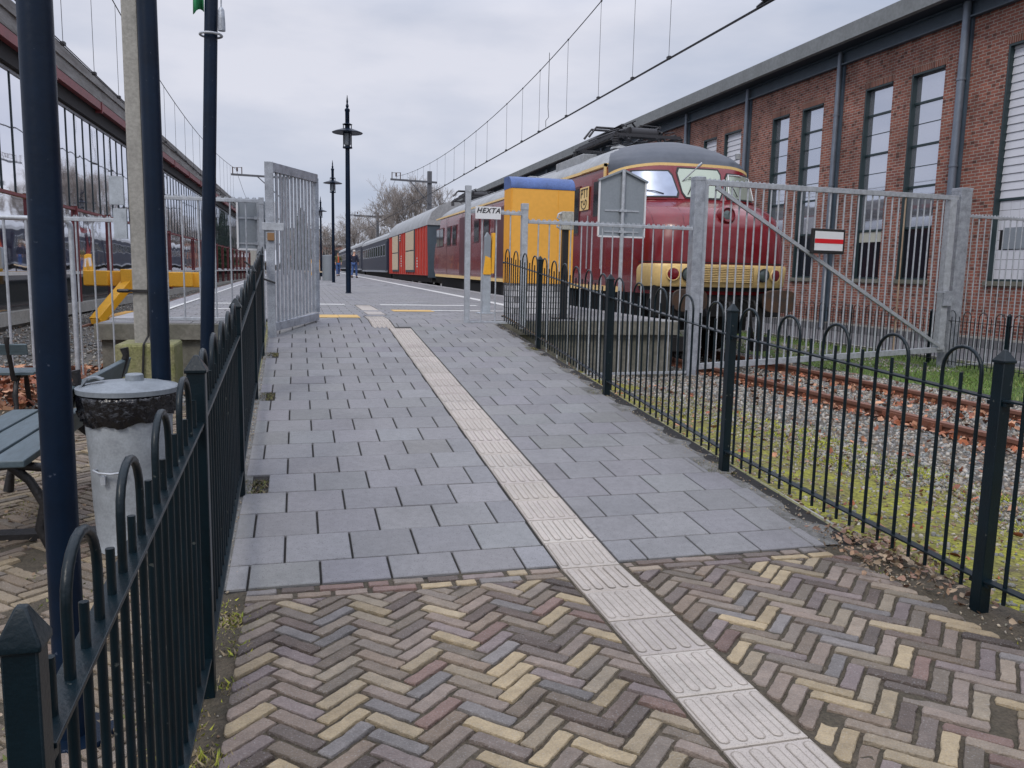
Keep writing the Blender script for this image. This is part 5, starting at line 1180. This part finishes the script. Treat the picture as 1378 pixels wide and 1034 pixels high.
def mast(x, y, ax, zarm, ztop, label, zb_=-.2, brace=True, ins=True):
    t = thing('catenary_mast', label, 'mast', (x, y, zb_), group='catenary masts with side arms')
    s = MB(); s.box((x-.16, y-.16, zb_), (x+.16, y+.16, ztop)); s.build('post', M['mast'], t, smooth=0)
    sg = 1 if ax < x else -1
    s = MB(); s.bar((x+.55*sg, y-.2, zarm), (ax, y-.2, zarm+.08), .12, .14); s.build('arm', M['mast'], t, smooth=0)
    if brace: s = MB(); s.bar((x, y-.2, zarm-1.65), (x+(ax-x)*.5, y-.2, zarm), .07); s.build('brace', M['mast'], t, smooth=0)
    if ins:
        s = MB()
        for dx in (.12, .75): s.cyl((ax+dx*sg, y-.2, zarm+.06), (ax+dx*sg, y-.2, zarm+.62), .035, n=8)
        s.bar((ax+.12*sg, y-.2, zarm+.56), (ax+.75*sg, y-.2, zarm+.6), .03); s.cyl((ax+.43*sg, y-.2, zarm+.3), (ax+.43*sg, y-.2, zarm+.56), .06, n=10); s.build('insulator', M['insul'], t)
    return t
mast(9.85, 63, 6.85, 8.12, 8.95, 'nearest side-arm mast rising behind the red goods wagon', -.2)
mast(9.85, 105, 6.9, 8.0, 8.6, 'farther side-arm mast above the dark blue coaches', 0)
mast(14.6, 125, 7.0, 9.4, 9.5, 'small far mast with a long arm in front of the bare trees', 0, False, False)
mast(-.9, 63, -4.55, 7.92, 8.0, 'side-arm mast above the left track, its post hidden behind the open gate leaf', .8)
ol = thing('overhead_line', 'overhead wires running past the canopy on the left', 'overhead wire', (-4.3, 40, 5.4))
s = MB(); 
for dx in (-.02, .02): s.tube([(-4.2+dx, 8, 5.44), (-4.2+dx, 30, 5.46), (-4.2+dx, 63, 5.6), (-4.2+dx, 150, 6.0)], .011, n=5)
s.build('contact_wire', M['wire'], ol)
lY, lZ = spline([(0, 12, 8.9), (0, 21.7, 7.7), (0, 28.8, 7.3), (0, 38, 7.2), (0, 47.9, 7.5), (0, 63.2, 8.4)])
s = MB(); s.tube([(-4.2, y, z) for y, z in zip(lY, lZ)], .013, n=5); s.tube([(-4.2, y, 7.0+1.4*((y-84)/21)**2) for y in np.linspace(63.2, 105, 20)], .013, n=5); s.build('messenger_wire', M['wire'], ol)
s = MB()
for y in [15.2, 17.54, 19.98, 22.49, 24.9, 27.4, 29.87, 32.28, 34.93, 37.4, 39.9, 42.4, 44.9, 47.4, 49.9, 52.4, 54.9, 57.4, 60]: s = MB(); s.cyl((-4.2, y, 5.47), (-4.2, y, float(np.interp(y, lY, lZ))), .0055, n=4); s.box((-4.24, y-.06, 5.44), (-4.16, y+.06, 5.5)); s.build('dropper', M['wire'], ol)

# ------------------------------------------------------------------ poles, bin, benches, cabinet and small things
def pole(name, label, pts, r, m='pole', extra=None, group=None, base=True):
    t = thing(name, label, 'pole', pts[0], group=group)
    s = MB(); s.tube(pts, r, n=28); s.build('shaft', M[m], t, smooth=40)
    if base: s = MB(); s.lathe([(r if not isinstance(r, list) else r[0], .012), (.11, .012), (.115, 0), (.115, -.02)], pts[0], n=24); s.build('base_flange', M[m], t, smooth=30)
    return t
GP = 'navy poles beside the left fence'
pole('steel_pole', 'thickest dark navy pole nearest to the camera, between bin and left fence', [(-.664, 2.48, -.01), (-.660, 2.48, 1.2), (-.645, 2.48, 4.6)], [.044, .043, .042], group=GP)
pole('steel_pole', 'dark navy pole just right of the grey concrete post', [(-.70, 4.5, 0), (-.695, 4.5, .83), (-.697, 4.5, 5.2)], [.0475, .047, .044], group=GP)
fp = pole('flag_pole', 'thin dark pole with a metal ring and a scrap of green flag near the top', [(-.70, 6.5, -.01), (-.668, 6.5, .92), (-.573, 6.5, 3.3), (-.47, 6.5, 6.2)], [.053, .05, .046, .04], group=GP)
s = MB(); s.tube([(-.583+.075*math.cos(a), 6.5+.075*math.sin(a), 3.035) for a in [2*math.pi*i/24 for i in range(25)]], .009, n=8); s.build('ring', M['galv'], fp)
s = MB(); s.lathe([(.012, .16), (.022, .14), (.026, .05), (.026, 0)], (-.505, 6.46, 3.06), n=12); s.cyl((-.505, 6.46, 3.2), (-.50, 6.46, 3.5), .005, n=6); s.build('rope_weight', M['galv2'], fp)
s = MB(); n = 10; vs = []
for j in range(n+1):
    for i in range(7): u, v = i/6, j/n; vs.append((-.625-.075*u*(1-.25*v), 6.5+.025*math.sin(u*7+v*3), 3.19+1.1*v+.02*math.sin(u*5)))
s.add(vs, [(j*7+i, j*7+i+1, (j+1)*7+i+1, (j+1)*7+i) for j in range(n) for i in range(6)]); fl = s.build('flag', M['flag'], None, smooth=60, origin=(-.625, 6.5, 3.9))
sm = fl.modifiers.new('thickness', 'SOLIDIFY'); sm.thickness = .003; tag(fl, 'lower corner of a green flag hanging on the thin pole', 'flag')
# concrete post in a mossy block
cp = thing('concrete_post', 'grey concrete overhead-line post standing in a mossy concrete block', 'post', (-1.62, 9.85, -.1))
s = MB(); s.box((-1.94, 9.55, -.2), (-1.33, 10.2, .52)); s.build('foot_block', M['mossconc'], cp, smooth=0, bevel=.03)
s = MB(); w = .115; s.add([(-1.655+a*w*f+dx, 9.85+b*w*f, z) for z, f, dx in ((.5, 1.0, 0), (9, .92, .0)) for a, b in ((-1, -1), (1, -1), (1, 1), (-1, 1))], [(3, 2, 1, 0), (4, 5, 6, 7), (0, 1, 5, 4), (1, 2, 6, 5), (2, 3, 7, 6), (3, 0, 4, 7)]); s.build('shaft', M['concrete2'], cp, smooth=0, bevel=.02)
s = MB(); s.box((-1.95, 9.70, 2.02), (-1.81, 9.76, 2.32)); s.box((-1.92, 9.70, 1.66), (-1.79, 9.76, 1.98)); s.build('plate', M['zinc'], cp, smooth=0)
s = MB(); s.box((-1.92, 9.71, 1.08), (-1.5, 9.735, 1.11)); s.cyl((-1.90, 9.70, 1.095), (-1.80, 9.70, 1.095), .02, n=8); s.build('bracket', M['iron'], cp)
s = MB(); s.tube([(-1.60, 9.725, 8.0), (-1.60, 9.725, 1.2), (-1.62, 9.72, .6), (-1.64, 9.53, .52), (-1.67, 9.53, .05)], .012, n=6); s.build('cable', M['rubber'], cp)

# galvanised bin with bag and lid
bx, by = -.80, 4.20
bn = thing('litter_bin', 'round galvanised bin with lid over a black bag, behind the left fence', 'bin', (bx, by, 0))
s = MB(); s.lathe([(.158, 0), (.165, .004), (.163, .03), (.172, .20), (.174, .205), (.180, .42), (.182, .425), (.2, .74), (.212, .745), (.214, .765), (.2, .77), (.19, .70)], (bx, by, 0), n=48, caps=False); s.add([(bx+.16*math.cos(a), by+.16*math.sin(a), .01) for a in [2*math.pi*i/24 for i in range(24)]], [tuple(range(24))]); s.build('body', M['zinc'], bn, smooth=40)
s = MB(); n = 120; pr = []; vs = []
for j, (r, z) in enumerate([(.207, .672), (.213, .69), (.221, .712), (.218, .734), (.226, .756), (.224, .772), (.2, .78)]):
    for i in range(n):
        a = 2*math.pi*i/n; dz = .045*max(0, math.cos(a+math.pi/2+.4))*(1 if j < 4 else .2); q = .0055*(math.sin(a*23+j*1.8)+math.sin(a*41+j*2.6))*(1 if j < 5 else .4)
        vs.append((bx+(r+q)*math.cos(a), by+(r+q)*math.sin(a), z-dz+.008*math.sin(a*9+j)*(j < 3)))
s.add(vs, [(j*n+i, j*n+(i+1) % n, (j+1)*n+(i+1) % n, (j+1)*n+i) for j in range(6) for i in range(n)]); s.build('bag', M['bagblack'], bn, smooth=70)
s = MB(); s.lathe([(.222, .772), (.228, .772), (.229, .795), (.222, .80), (.212, .797), (.17, .812), (.08, .824), (.001, .827)], (bx, by, 0), n=56, caps=False); s.lathe([(.042, .82), (.04, .852), (.034, .857), (.001, .857)], (bx+.03, by, 0), n=24, caps=False); s.build('lid', M['lid'], bn, smooth=30)
s = MB(); s.prism([(-.20, .800), (-.17, .845), (-.13, .85), (-.10, .838), (-.10, .832), (-.13, .842), (-.165, .837), (-.192, .80)], lambda a, b, t_: (bx+a, by-.06+.05*t_, b)); s.build('lid_handle', M['lid'], bn, smooth=30)
s = MB(); a0 = -1.9; s.tube([(bx+r*math.cos(a0+k), by+r*math.sin(a0+k), .42-dz) for k, r, dz in ((-.42, .183, 0), (-.38, .21, -.004), (-.15, .222, .002), (.1, .222, .004), (.33, .21, 0), (.37, .183, 0))], .0055, n=8); s.box((bx-.10, by-.19, .36), (bx-.08, by-.165, .40)); s.build('side_handle', M['galv'], bn, smooth=60)

# benches
def bench_end(mb_, x, y, sgn, along):
    """cast iron end frame in the plane across the bench; sgn = direction the seat faces"""
    def P(u, z): return (x+u*sgn, y, z) if along == 'Y' else (x, y+u*sgn, z)
    r = .022
    mb_.tube([P(-.02, 0), P(.03, .10), P(.0, .22), P(.06, .34), P(.14, .42)], [.03, .022, .026, .022, .026], n=8)
    mb_.tube([P(.52, 0), P(.50, .12), P(.46, .25), P(.44, .36), P(.38, .43)], [.03, .022, .026, .022, .026], n=8)
    mb_.tube([P(-.02, .40), P(.14, .42), P(.3, .405), P(.5, .435)], .022, n=8)
    mb_.tube([P(-.02, .40), P(-.06, .52), P(-.12, .68), P(-.17, .82), P(-.16, .87)], [.024, .02, .022, .02, .026], n=8)
def bench(name, label, loc, rotz, L_=1.6, group=None, n_back=2):
    t = thing(name, label, 'bench', loc, rotz, group)
    # local: seat faces +x, long side along y
    for i, u in enumerate((.05, .22, .39)):
        s = MB(); s.box((u-.02, 0, .44), (u+.13, L_, .475)); s.build('seat_slat', M['benchslat'], t, world=False, smooth=0, bevel=.006)
    for z, u in ((.58, -.09), (.74, -.15))[2-n_back:]:
        s = MB(); s.bar((u+.01, 0, z), (u+.01, L_, z), .03, .12, up=(.28, 0, -1)); s.build('back_slat', M['benchslat'], t, world=False, smooth=0, bevel=.006)
    for y in (.16, L_-.16): s = MB(); bench_end(s, 0, y, 1, 'Y'); s.build('cast_iron_end', M['iron'], t, world=False, smooth=60)
    return t
GB = 'park benches beside the left fence'
bench('park_bench', 'blue-grey slatted bench with black iron ends, partly hidden by the nearest pole and the bin', (-1.20, 5.55, 0), math.pi, 1.47, GB)
b2 = bench('park_bench', 'low slatted bench farther back in front of the leaf covered track bed', (-2.42, 8.42, -.05), math.pi/2, 2.2, GB, n_back=1); b2.scale = (.8, 1, .86)
s = MB(); s.bar((-3.2, 4.55, .01), (-.95, 4.42, .01), .10, .035); tag(s.build('kerb_bar', M['iron'], None, smooth=0, origin=(-2, 4.5, 0)), 'flat dark metal strip lying across the old brick paving', 'metal strip')

# yellow cabinet on its block plinth
cx0, cx1, cy, cd = 3.535, 4.665, 13.6, .52
cb = thing('yellow_cabinet', 'tall yellow cabinet with curved blue roof on a pale block plinth', 'cabinet', (cx0, cy, .67))
s = MB(); s.box((cx0, cy, 1.20), (cx1, cy+cd, 2.83)); s.build('body', M['cabyellow'], cb, smooth=0, bevel=.008)
s = MB(); s.box((cx0-.006, cy+.03, 1.21), (cx0, cy+cd-.03, 2.81)); s.build('side_panel', M['cabyellow2'], cb, smooth=0)
s = MB(); P = [(-.008, 2.81), (-.008, 2.84), (.02, 2.91), (.09, 2.975), (.19, 3.02), (cd-.1, 3.03), (cd+.01, 3.03), (cd+.01, 2.81)]; s.prism(P, lambda a, b, t_: ((cx1+.008) if t_ else (cx0-.008), cy+a, b)); s.build('roof', M['blue'], cb, smooth=30, bevel=.004)
s = MB(); s.box((cx0+.02, cy+.03, .60), (cx1-.02, cy+cd-.02, 1.20)); s.build('plinth', M['blockwall'], cb, smooth=0)
s = MB(); s.box((cx0+.005, cy-.003, 1.205), (cx0+.012, cy, 2.825)); s.box((cx1-.3, cy-.003, 1.205), (cx1-.294, cy, 2.825)); s.build('door_seam', M['cabyellow2'], cb, smooth=0)
# black post with meter box
bp = thing('box_post', 'black square post with a scratched white box on top, before the yellow cabinet', 'post', (4.06, 12.25, .67))
s = MB(); s.box((4.015, 12.2, .67), (4.105, 12.29, 2.12)); s.box((3.9, 12.1, .67), (4.22, 12.38, .685)); s.build('post', M['iron'], bp, smooth=0)
s = MB(); s.box((3.98, 12.16, 2.06), (4.17, 12.32, 2.34)); s.build('box', mat('scratched enamel', (.50, .49, .44), .5, col2=(.2, .2, .17), nscale=22), bp, smooth=0, bevel=.008)
s = MB(); s.tube([(3.97, 12.2, 2.08), (3.91, 12.2, 2.10), (3.91, 12.2, 2.16), (3.97, 12.2, 2.2), (3.91, 12.2, 2.24), (3.93, 12.2, 2.30), (3.98, 12.2, 2.31)], .016, n=8); s.build('conduit', M['galv'], bp)
# card reader post
cr_ = thing('card_reader', 'card reader post with a yellow leaning panel on the platform behind the gate', 'card reader', (3.15, 13.76, .67))
s = MB(); s.box((3.09, 13.70, .67), (3.22, 13.82, 1.36)); s.box((3.0, 13.6, .67), (3.3, 13.9, .685)); s.build('post', M['zinc'], cr_, smooth=0, bevel=.01)
s = MB(); s.prism([(3.09, 1.36), (3.20, 1.36), (3.21, 1.98), (3.15, 2.06), (3.11, 1.98)], lambda a, b, t_: (a, 13.69+.12*t_, b)); s.build('reader', M['signgrey'], cr_, smooth=0, bevel=.006)
s = MB(); s.prism([(3.075, 1.34), (3.215, 1.34), (3.21, 1.62), (3.11, 1.66)], lambda a, b, t_: (a, 13.68+.02*t_, b)); s.prism([(3.22, 1.36), (3.27, 1.36), (3.29, 2.05), (3.235, 2.05)], lambda a, b, t_: (a, 13.68+.12*t_, b)); s.build('yellow_panel', M['yellow'], cr_, smooth=0, bevel=.004)
# HEXTA sign
hx = thing('fence_sign', 'small white plate with the word HEXTA on the galvanised fence panel', 'sign', (2.65, 11.5, 2.14))
s = MB(); s.box((2.46, 11.505, 2.135), (2.835, 11.51, 2.31)); s.build('plate', M['signwhite'], hx, smooth=0)
fc = bpy.data.curves.new('word', 'FONT'); fc.body = 'HEXTA'; fc.size = .098; fc.shear = .3; fc.extrude = .001; fc.align_x = 'CENTER'; fc.space_character = 1.15; fc.offset = .0022
to = bpy.data.objects.new('word', fc); scene.collection.objects.link(to); to.location = (2.648, 11.502, 2.222); to.rotation_euler = (R(90), 0, 0)
bpy.context.view_layer.update(); me = bpy.data.meshes.new_from_object(to.evaluated_get(bpy.context.evaluated_depsgraph_get())); mw = to.matrix_world.copy(); bpy.data.objects.remove(to)
me.transform(mw); me.transform(Matrix.Translation(-wloc(hx))); me.materials.clear(); me.materials.append(M['letter']); wd = bpy.data.objects.new('word', me); scene.collection.objects.link(wd); wd.parent = hx
# buffer stop
bs = thing('buffer_stop', 'yellow steel buffer stop at the end of the left track', 'buffer stop', (-4.1, 22.5, -.1))
xb = -4.02
s = MB(); s.box((xb-1.35, 23.35, .82), (xb+1.45, 23.62, 1.22)); s.build('cross_beam', M['yellow'], bs, smooth=0, bevel=.02)
for sx in (-1, 1):
    s = MB(); s.box((xb+sx*1.02-.30, 23.05, .84), (xb+sx*1.02+.28, 23.36, 1.22)); s.build('buffer_block', M['yellow'], bs, smooth=0, bevel=.02)
    s = MB(); s.bar((xb+sx*.22, 23.2, 1.0), (xb+sx*.82, 21.9, -.02), .26, .22); s.build('raking_leg', M['yellow'], bs, smooth=0, bevel=.01)
    s = MB(); s.bar((xb+sx*.80, 21.85, -.02), (xb+sx*.72, 25.6, .0), .24, .12); s.build('sole_bar', M['yellow'], bs, smooth=0, bevel=.01)
s = MB(); s.box((xb-.42, 22.95, .66), (xb+.46, 23.34, 1.27)); s.build('centre_block', M['yellow'], bs, smooth=0, bevel=.02)

# platform lamps
def lamp(loc, label):
    t = thing('platform_lamp', label, 'street lamp', loc, group='platform lamps')
    s = MB(); s.lathe([(.085, 0), (.085, .02), (.072, .03), (.066, 2.5), (.058, 4.2), (.058, 4.95), (.07, 4.97), (.07, 5.02), (.03, 5.06), (.045, 5.11), (.02, 5.18), (.028, 5.22), (.005, 5.40)], n=20); s.build('post', M['pole'], t, world=False, smooth=35)
    for sx in (0,):
        s = MB(); s.lathe([(.04, 4.52), (.15, 4.50), (.33, 4.44), (.42, 4.40), (.41, 4.385), (.30, 4.40), (.08, 4.38)], (.0, 0, 0), n=28, caps=False); s.build('lamp_shade', M['pole'], t, world=False, smooth=40)
    s = MB()
    for a in range(4): s.cyl((.12*math.cos(a*1.57+.4), .12*math.sin(a*1.57+.4), 4.0), (.12*math.cos(a*1.57+.4), .12*math.sin(a*1.57+.4), 4.62), .012, n=6)
    s.lathe([(.075, 3.98), (.13, 3.98), (.13, 4.02), (.075, 4.02)], n=16, caps=False); s.lathe([(.09, 4.60), (.14, 4.62), (.06, 4.66)], n=16, caps=False); s.build('lantern_cage', M['pole'], t, world=False)
    s = MB(); s.lathe([(.07, 4.05), (.10, 4.1), (.10, 4.36), (.07, 4.4)], n=16, caps=False); s.build('lamp_glass', M['signgrey'], t, world=False)
    return t
l1 = lamp((1.377, 23.44, .717), 'nearest platform lamp with round flat shade and pointed tip')
dup(l1, (1.56, 37.8, .789), 0, 'second platform lamp, just left of the nearest one'); dup(l1, (1.55, 57.5, .88), 0, 'small third platform lamp close to the open gate leaf')
dup(l1, (1.5, 80.0, 1.0), 0, 'farthest tiny platform lamp right at the edge of the open gate leaf')
# grey column and bench on the far platform, ticket machine
s = MB(); s.prism([(.30*math.cos(a), .26*math.sin(a)) for a in [2*math.pi*i/16 for i in range(16)]], lambda a, b, t_: (1.50+a, 42.6+b, .80+(1.30+.08*a)*t_)); o_ = s.build('grey_column', M['signgrey'], None, smooth=30, origin=(1.5, 42.6, .8), bevel=.02); tag(o_, 'grey rounded waste column on the platform left of the second lamp', 'waste bin')
tm = thing('orange_machine', 'orange and white vending machine far down the platform beside the open gate leaf', 'vending machine', (1.15, 56, .88))
s = MB(); s.box((.78, 55.8, .95), (1.42, 56.3, 2.0)); s.build('body', M['yellow'], tm, smooth=0, bevel=.03)
s = MB(); s.box((.86, 55.78, 1.25), (1.30, 55.8, 1.75)); s.build('panel', M['signwhite'], tm, smooth=0)
s = MB(); s.cyl((1.05, 56.2, 2.0), (1.05, 56.2, 3.35), .10, n=10); s.box((.95, 56.05, 3.35), (1.3, 56.3, 3.65)); s.build('red_pole', M['redsteel'], tm, smooth=0)
fb = thing('platform_bench', 'low timber bench on the far platform beside the grey column', 'bench', (.9, 44, .82))
s = MB(); s.box((.2, 43.8, 1.2), (1.3, 44.3, 1.27)); s.build('seat', M['wood'], fb, smooth=0)
s = MB(); s.box((.35, 43.9, .82), (.45, 44.2, 1.2)); s.build('leg', M['iron'], fb, smooth=0); s = MB(); s.box((1.05, 43.9, .82), (1.15, 44.2, 1.2)); s.build('leg', M['iron'], fb, smooth=0)

# ------------------------------------------------------------------ people
def skinned(name, nodes, edges, m, parent, root=0, sub=1):
    me = bpy.data.meshes.new(name); me.from_pydata([n[0] for n in nodes], edges, []); me.materials.append(m)
    o = bpy.data.objects.new(name, me); scene.collection.objects.link(o); o.parent = parent
    md = o.modifiers.new('skin', 'SKIN'); md.use_smooth_shade = True
    if not me.skin_vertices: me.attributes  # layer is created with the modifier below
    bpy.context.view_layer.objects.active = o
    if not me.skin_vertices: bpy.ops.mesh.customdata_skin_add()
    for i, n in enumerate(nodes):
        r = n[1]; me.skin_vertices[0].data[i].radius = (r, r) if not isinstance(r, tuple) else r
        me.skin_vertices[0].data[i].use_root = (i == root)
    sd = o.modifiers.new('sub', 'SUBSURF'); sd.levels = sub; sd.render_levels = sub+1
    return o
def person(label, loc, rotz, jacket, trousers, hair, stride=.18, inner=None, scale=1.0):
    t = thing('person', label, 'person', loc, rotz); t.scale = (scale,)*3
    # faces -y; z up; pelvis root
    L = 1; n = [((0, 0, .95), (.14, .10)), ((0, .0, 1.15), (.135, .09)), ((0, .01, 1.38), (.15, .10)), ((0, .01, 1.50), .055), ((0, -.01, 1.60), .075), ((0, -.012, 1.69), (.078, .09)),
         ((-.09, 0, .90), .085), ((-.10, -stride*.5, .50), .058), ((-.10, -stride*.6, .10), .04), ((-.10, -stride*.6-.13, .04), .035),
         ((.09, 0, .90), .085), ((.10, stride*.25, .50), .058), ((.10, stride, .12), .04), ((.10, stride-.13, .05), .035),
         ((-.19, .01, 1.42), .055), ((-.27, .03, 1.16), .042), ((-.22, -.10, .98), .034), ((-.20, -.14, .92), .03), ((.19, .01, 1.42), .055), ((.27, .03, 1.16), .042), ((.22, -.10, .98), .034), ((.20, -.14, .92), .03)]
    e = [(0, 1), (1, 2), (2, 3), (3, 4), (4, 5), (0, 6), (6, 7), (7, 8), (8, 9), (0, 10), (10, 11), (11, 12), (12, 13), (2, 14), (14, 15), (15, 16), (16, 17), (2, 18), (18, 19), (19, 20), (20, 21)]
    body = skinned('body', n, e, M['skin'], t)
    for k, (hx_, hy, sg) in enumerate(((-.20, -.14, -1), (.20, -.14, 1))):
        for f in range(4): s = MB(); b = Vector((hx_+sg*(f-1.5)*.016, hy-.01, .90)); s.tube([b, b+Vector((0, -.015, -.035)), b+Vector((0, -.005, -.065+.006*abs(f-1.5)))], [.009, .008, .006], n=6); s.build('finger', M['skin'], body, world=False, smooth=60)
    up = lambda r, a: tuple(q+a for q in r) if isinstance(r, tuple) else r+a
    jn = [((0, 0, .86), (.165, .13)), ((0, 0, 1.0), (.165, .12)), ((0, .0, 1.15), (.165, .12)), ((0, .01, 1.36), (.17, .12)), ((0, .01, 1.48), .075),
          ((-.19, .01, 1.42), .08), ((-.275, .03, 1.16), .066), ((-.225, -.09, 1.0), .052), ((.19, .01, 1.42), .08), ((.275, .03, 1.16), .066), ((.225, -.09, 1.0), .052)]
    skinned('jacket', jn, [(0, 1), (1, 2), (2, 3), (3, 4), (3, 5), (5, 6), (6, 7), (3, 8), (8, 9), (9, 10)], M[jacket], t)
    tn = [((0, 0, .93), (.15, .11))]+[(n[i][0], up(n[i][1], .022)) for i in (6, 7, 8, 10, 11, 12)]
    skinned('trousers', tn, [(0, 1), (1, 2), (2, 3), (0, 4), (4, 5), (5, 6)], M[trousers], t)
    for a, b in ((8, 9), (12, 13)):
        s = MB(); p, q = Vector(n[a][0]), Vector(n[b][0]); s.tube([p+Vector((0, .05, -.07)), p+Vector((0, .0, -.06)), q+Vector((0, 0, 0)), q+Vector((0, -.06, -.01))], [.035, .048, .042, .02], n=10); s.build('shoe', M['shoe'], t, world=False, smooth=60)
    s = MB(); s.lathe([(.001, 1.79), (.05, 1.785), (.082, 1.75), (.09, 1.70), (.085, 1.66)], (0, .012, 0), n=16, caps=False); s.build('hair', M[hair], t, world=False, smooth=60)
    s = MB(); s.tube([(0, -.085, 1.70), (0, -.108, 1.668), (0, -.09, 1.66)], [.008, .014, .01], n=6)
    for sx in (-1, 1): s.lathe([(.001, .01), (.012, 0), (.001, -.01)], (sx*.03, -.085, 1.70), n=8, caps=False)
    s.tube([(-.025, -.086, 1.63), (0, -.09, 1.628), (.025, -.086, 1.63)], .006, n=5); s.build('face', M['skin'], body, world=False)
    if inner: s = MB(); s.prism([(-.05, 1.0), (.05, 1.0), (.045, 1.45), (-.045, 1.45)], lambda a, b, t_: (a, -.125-.012*t_, b)); s.build('shirt_front', M[inner], t, world=False, smooth=0)
    return t
person('man with pale hair in dark navy jacket and jeans walking by the blue coaches', (3.52, 53.5, zp(53.5)), 2.6, 'navycloth', 'jeans', 'hair')
person('person in olive coat open over an orange red top, walking between the two lamps', (2.82, 60.5, zp(60.5)), .2, 'olive', 'jeans', 'hairdark', inner='redcloth', scale=.97)

# ------------------------------------------------------------------ background trees and houses
def bare_tree(name, label, base, H, crownR, seed, group, lv=6, spread=.62, th=None):
    rd = random.Random(seed); t = thing(name, label, 'tree', base, group=group); tk = MB(); tw = MB(); B = Vector(base)
    def grow(p, d, L, r, k, mb_):
        q = p+d*L; mid = p+d*L*.5+Vector((rd.gauss(0, .05), rd.gauss(0, .05), 0))*L
        r = max(r, .013); mb_.tube([p, mid, q], [r, r*.85, r*.75], n=5 if k < 3 else 3, caps=False)
        if k >= lv: return
        n_ = 3 if k < 4 else (3 if rd.random() < .6 else 2)
        for i in range(n_):
            a = rd.uniform(0, 6.283); s_ = spread*rd.uniform(.5, 1.25); o = d.orthogonal().normalized(); o2 = d.cross(o)
            nd = (d+(o*math.cos(a)+o2*math.sin(a))*s_+Vector((0, 0, .16))).normalized()
            grow(q if i < 2 else mid, nd, L*rd.uniform(.62, .88), r*.62, k+1, tk if k+1 < 3 else tw)
    grow(B, Vector((0, 0, 1)), H*.26, H*.020, 0, tk)
    tk.build('trunk', M['bark'], t, smooth=60); tw.build('crown', M['twig'], t, smooth=0); return t
GT = 'bare trees beyond the railway'
bare_tree('bare_tree', 'large bare tree behind the nearer mast, above the red wagon', (14.6, 98, 0), 12.6, 6, 31, GT, 9)
bare_tree('bare_tree', 'bare tree with wide crown right of the mast post, above the wagon roof', (18.4, 101, 0), 12.2, 6, 44, GT, 8)
bare_tree('bare_tree', 'round bare tree behind the farther mast and the blue coaches', (8.4, 128, 0), 10.5, 6, 8, GT, 8)
bare_tree('bare_tree', 'bare tree just right of the nearest lamp, low over the blue coaches', (5.0, 135, 0), 9.0, 6, 12, GT, 8)
bare_tree('bare_tree', 'bare tree between the two platform lamps above the walking person', (1.0, 150, 0), 9.5, 6, 15, GT, 8)
bare_tree('bare_tree', 'bare tree peeping above the coaches between the round tree and the wagon', (12.5, 140, 0), 11, 6, 21, GT, 8)
def conifer(label, base, H, Rr, seed):
    rd = np.random.default_rng(seed); t = thing('conifer', label, 'tree', base)
    s = MB(); s.cyl(base, Vector(base)+Vector((0, 0, H)), .2, .03, n=8); s.build('trunk', M['bark'], t)
    n = 5200; z = rd.random(n)**1.3; a = rd.uniform(0, 6.283, n); r = Rr*(1-z)*rd.uniform(.35, 1.05, n)*(.8+.25*np.sin(z*38)); P = np.stack([r*np.cos(a), r*np.sin(a), H*(.08+.92*z)-r*.25], 1)
    d = rd.normal(0, .22, (n, 3, 3)); V = (P[:, None]+d).reshape(-1, 3); o = np_mesh('crown', V, np.arange(3*n).reshape(-1, 3), M['conifer']); o.parent = t
conifer('dark conifer just right of the open gate leaf behind the small lamp', (.55, 120, 0), 9.4, 2.6, 5)
hs = thing('far_house', 'distant brick house with white upper floor behind the far lamps', 'building', (1, 170, 0))
s = MB(); s.box((-3, 168, 0), (4.2, 176, 5.3)); s.build('brick_storey', M['brick'], hs, smooth=0)
s = MB(); s.box((-3, 167.8, 5.3), (4.2, 176, 9.0)); s.build('white_storey', M['concrete2'], hs, smooth=0)
for k in range(5):
    s = MB(); s.box((-2.6+1.4*k, 167.7, 3.4), (-1.8+1.4*k, 168, 4.9)); s.build('window', M['signwhite'], hs, smooth=0)
    s = MB(); s.box((-2.6+1.4*k, 167.7, 6.4), (-1.6+1.4*k, 167.8, 7.8)); s.build('window', M['glassdark'], hs, smooth=0)
s = MB(); s.box((-3.2, 167.5, 9.0), (4.4, 176.2, 9.3)); s.build('roof', M['roof'], hs, smooth=0)
def far_block(label, x0, x1, y, h, m, cat='building'):
    t = thing('far_building', label, cat, (x0, y, 0)); s = MB(); s.box((x0, y, 0), (x1, y+10, h)); s.build('wall', M[m], t, smooth=0)
    s = MB(); s.box((x0-.3, y-.3, h), (x1+.3, y+10.3, h+.4)); s.build('roof', M['roof'], t, smooth=0)
    k = x0+1
    while k < x1-2:
        for z in np.arange(1.6, h-1.5, 3.0): s = MB(); s.box((k, y-.05, z), (k+1.3, y, z+1.5)); s.build('window', M['glassdark'], t, smooth=0)
        k += 2.6
far_block('low pale building at the end of the station behind the left fence', -30, -9, 190, 9, 'concrete2')
far_block('low brick building beyond the coaches, below the bare trees', 5, 22, 205, 7, 'brick')
far_block('grey block of flats far off behind the glazed screen', -75, -45, 160, 17, 'concrete')
# far hedge line closing the view
rg = np.random.default_rng(9); n = 26000; X = rg.uniform(-90, 90, n); Z = rg.random(n)**1.2*(4.2+1.6*np.sin(X*.21)+1.1*np.sin(X*.57+2)); Y = 235+rg.uniform(0, 8, n)
V = (np.stack([X, Y, Z], 1)[:, None]+rg.normal(0, .5, (n, 3, 3))).reshape(-1, 3)
struct(np_mesh('far_woodland', V, np.arange(3*n).reshape(-1, 3), M['bark']), 'stuff')
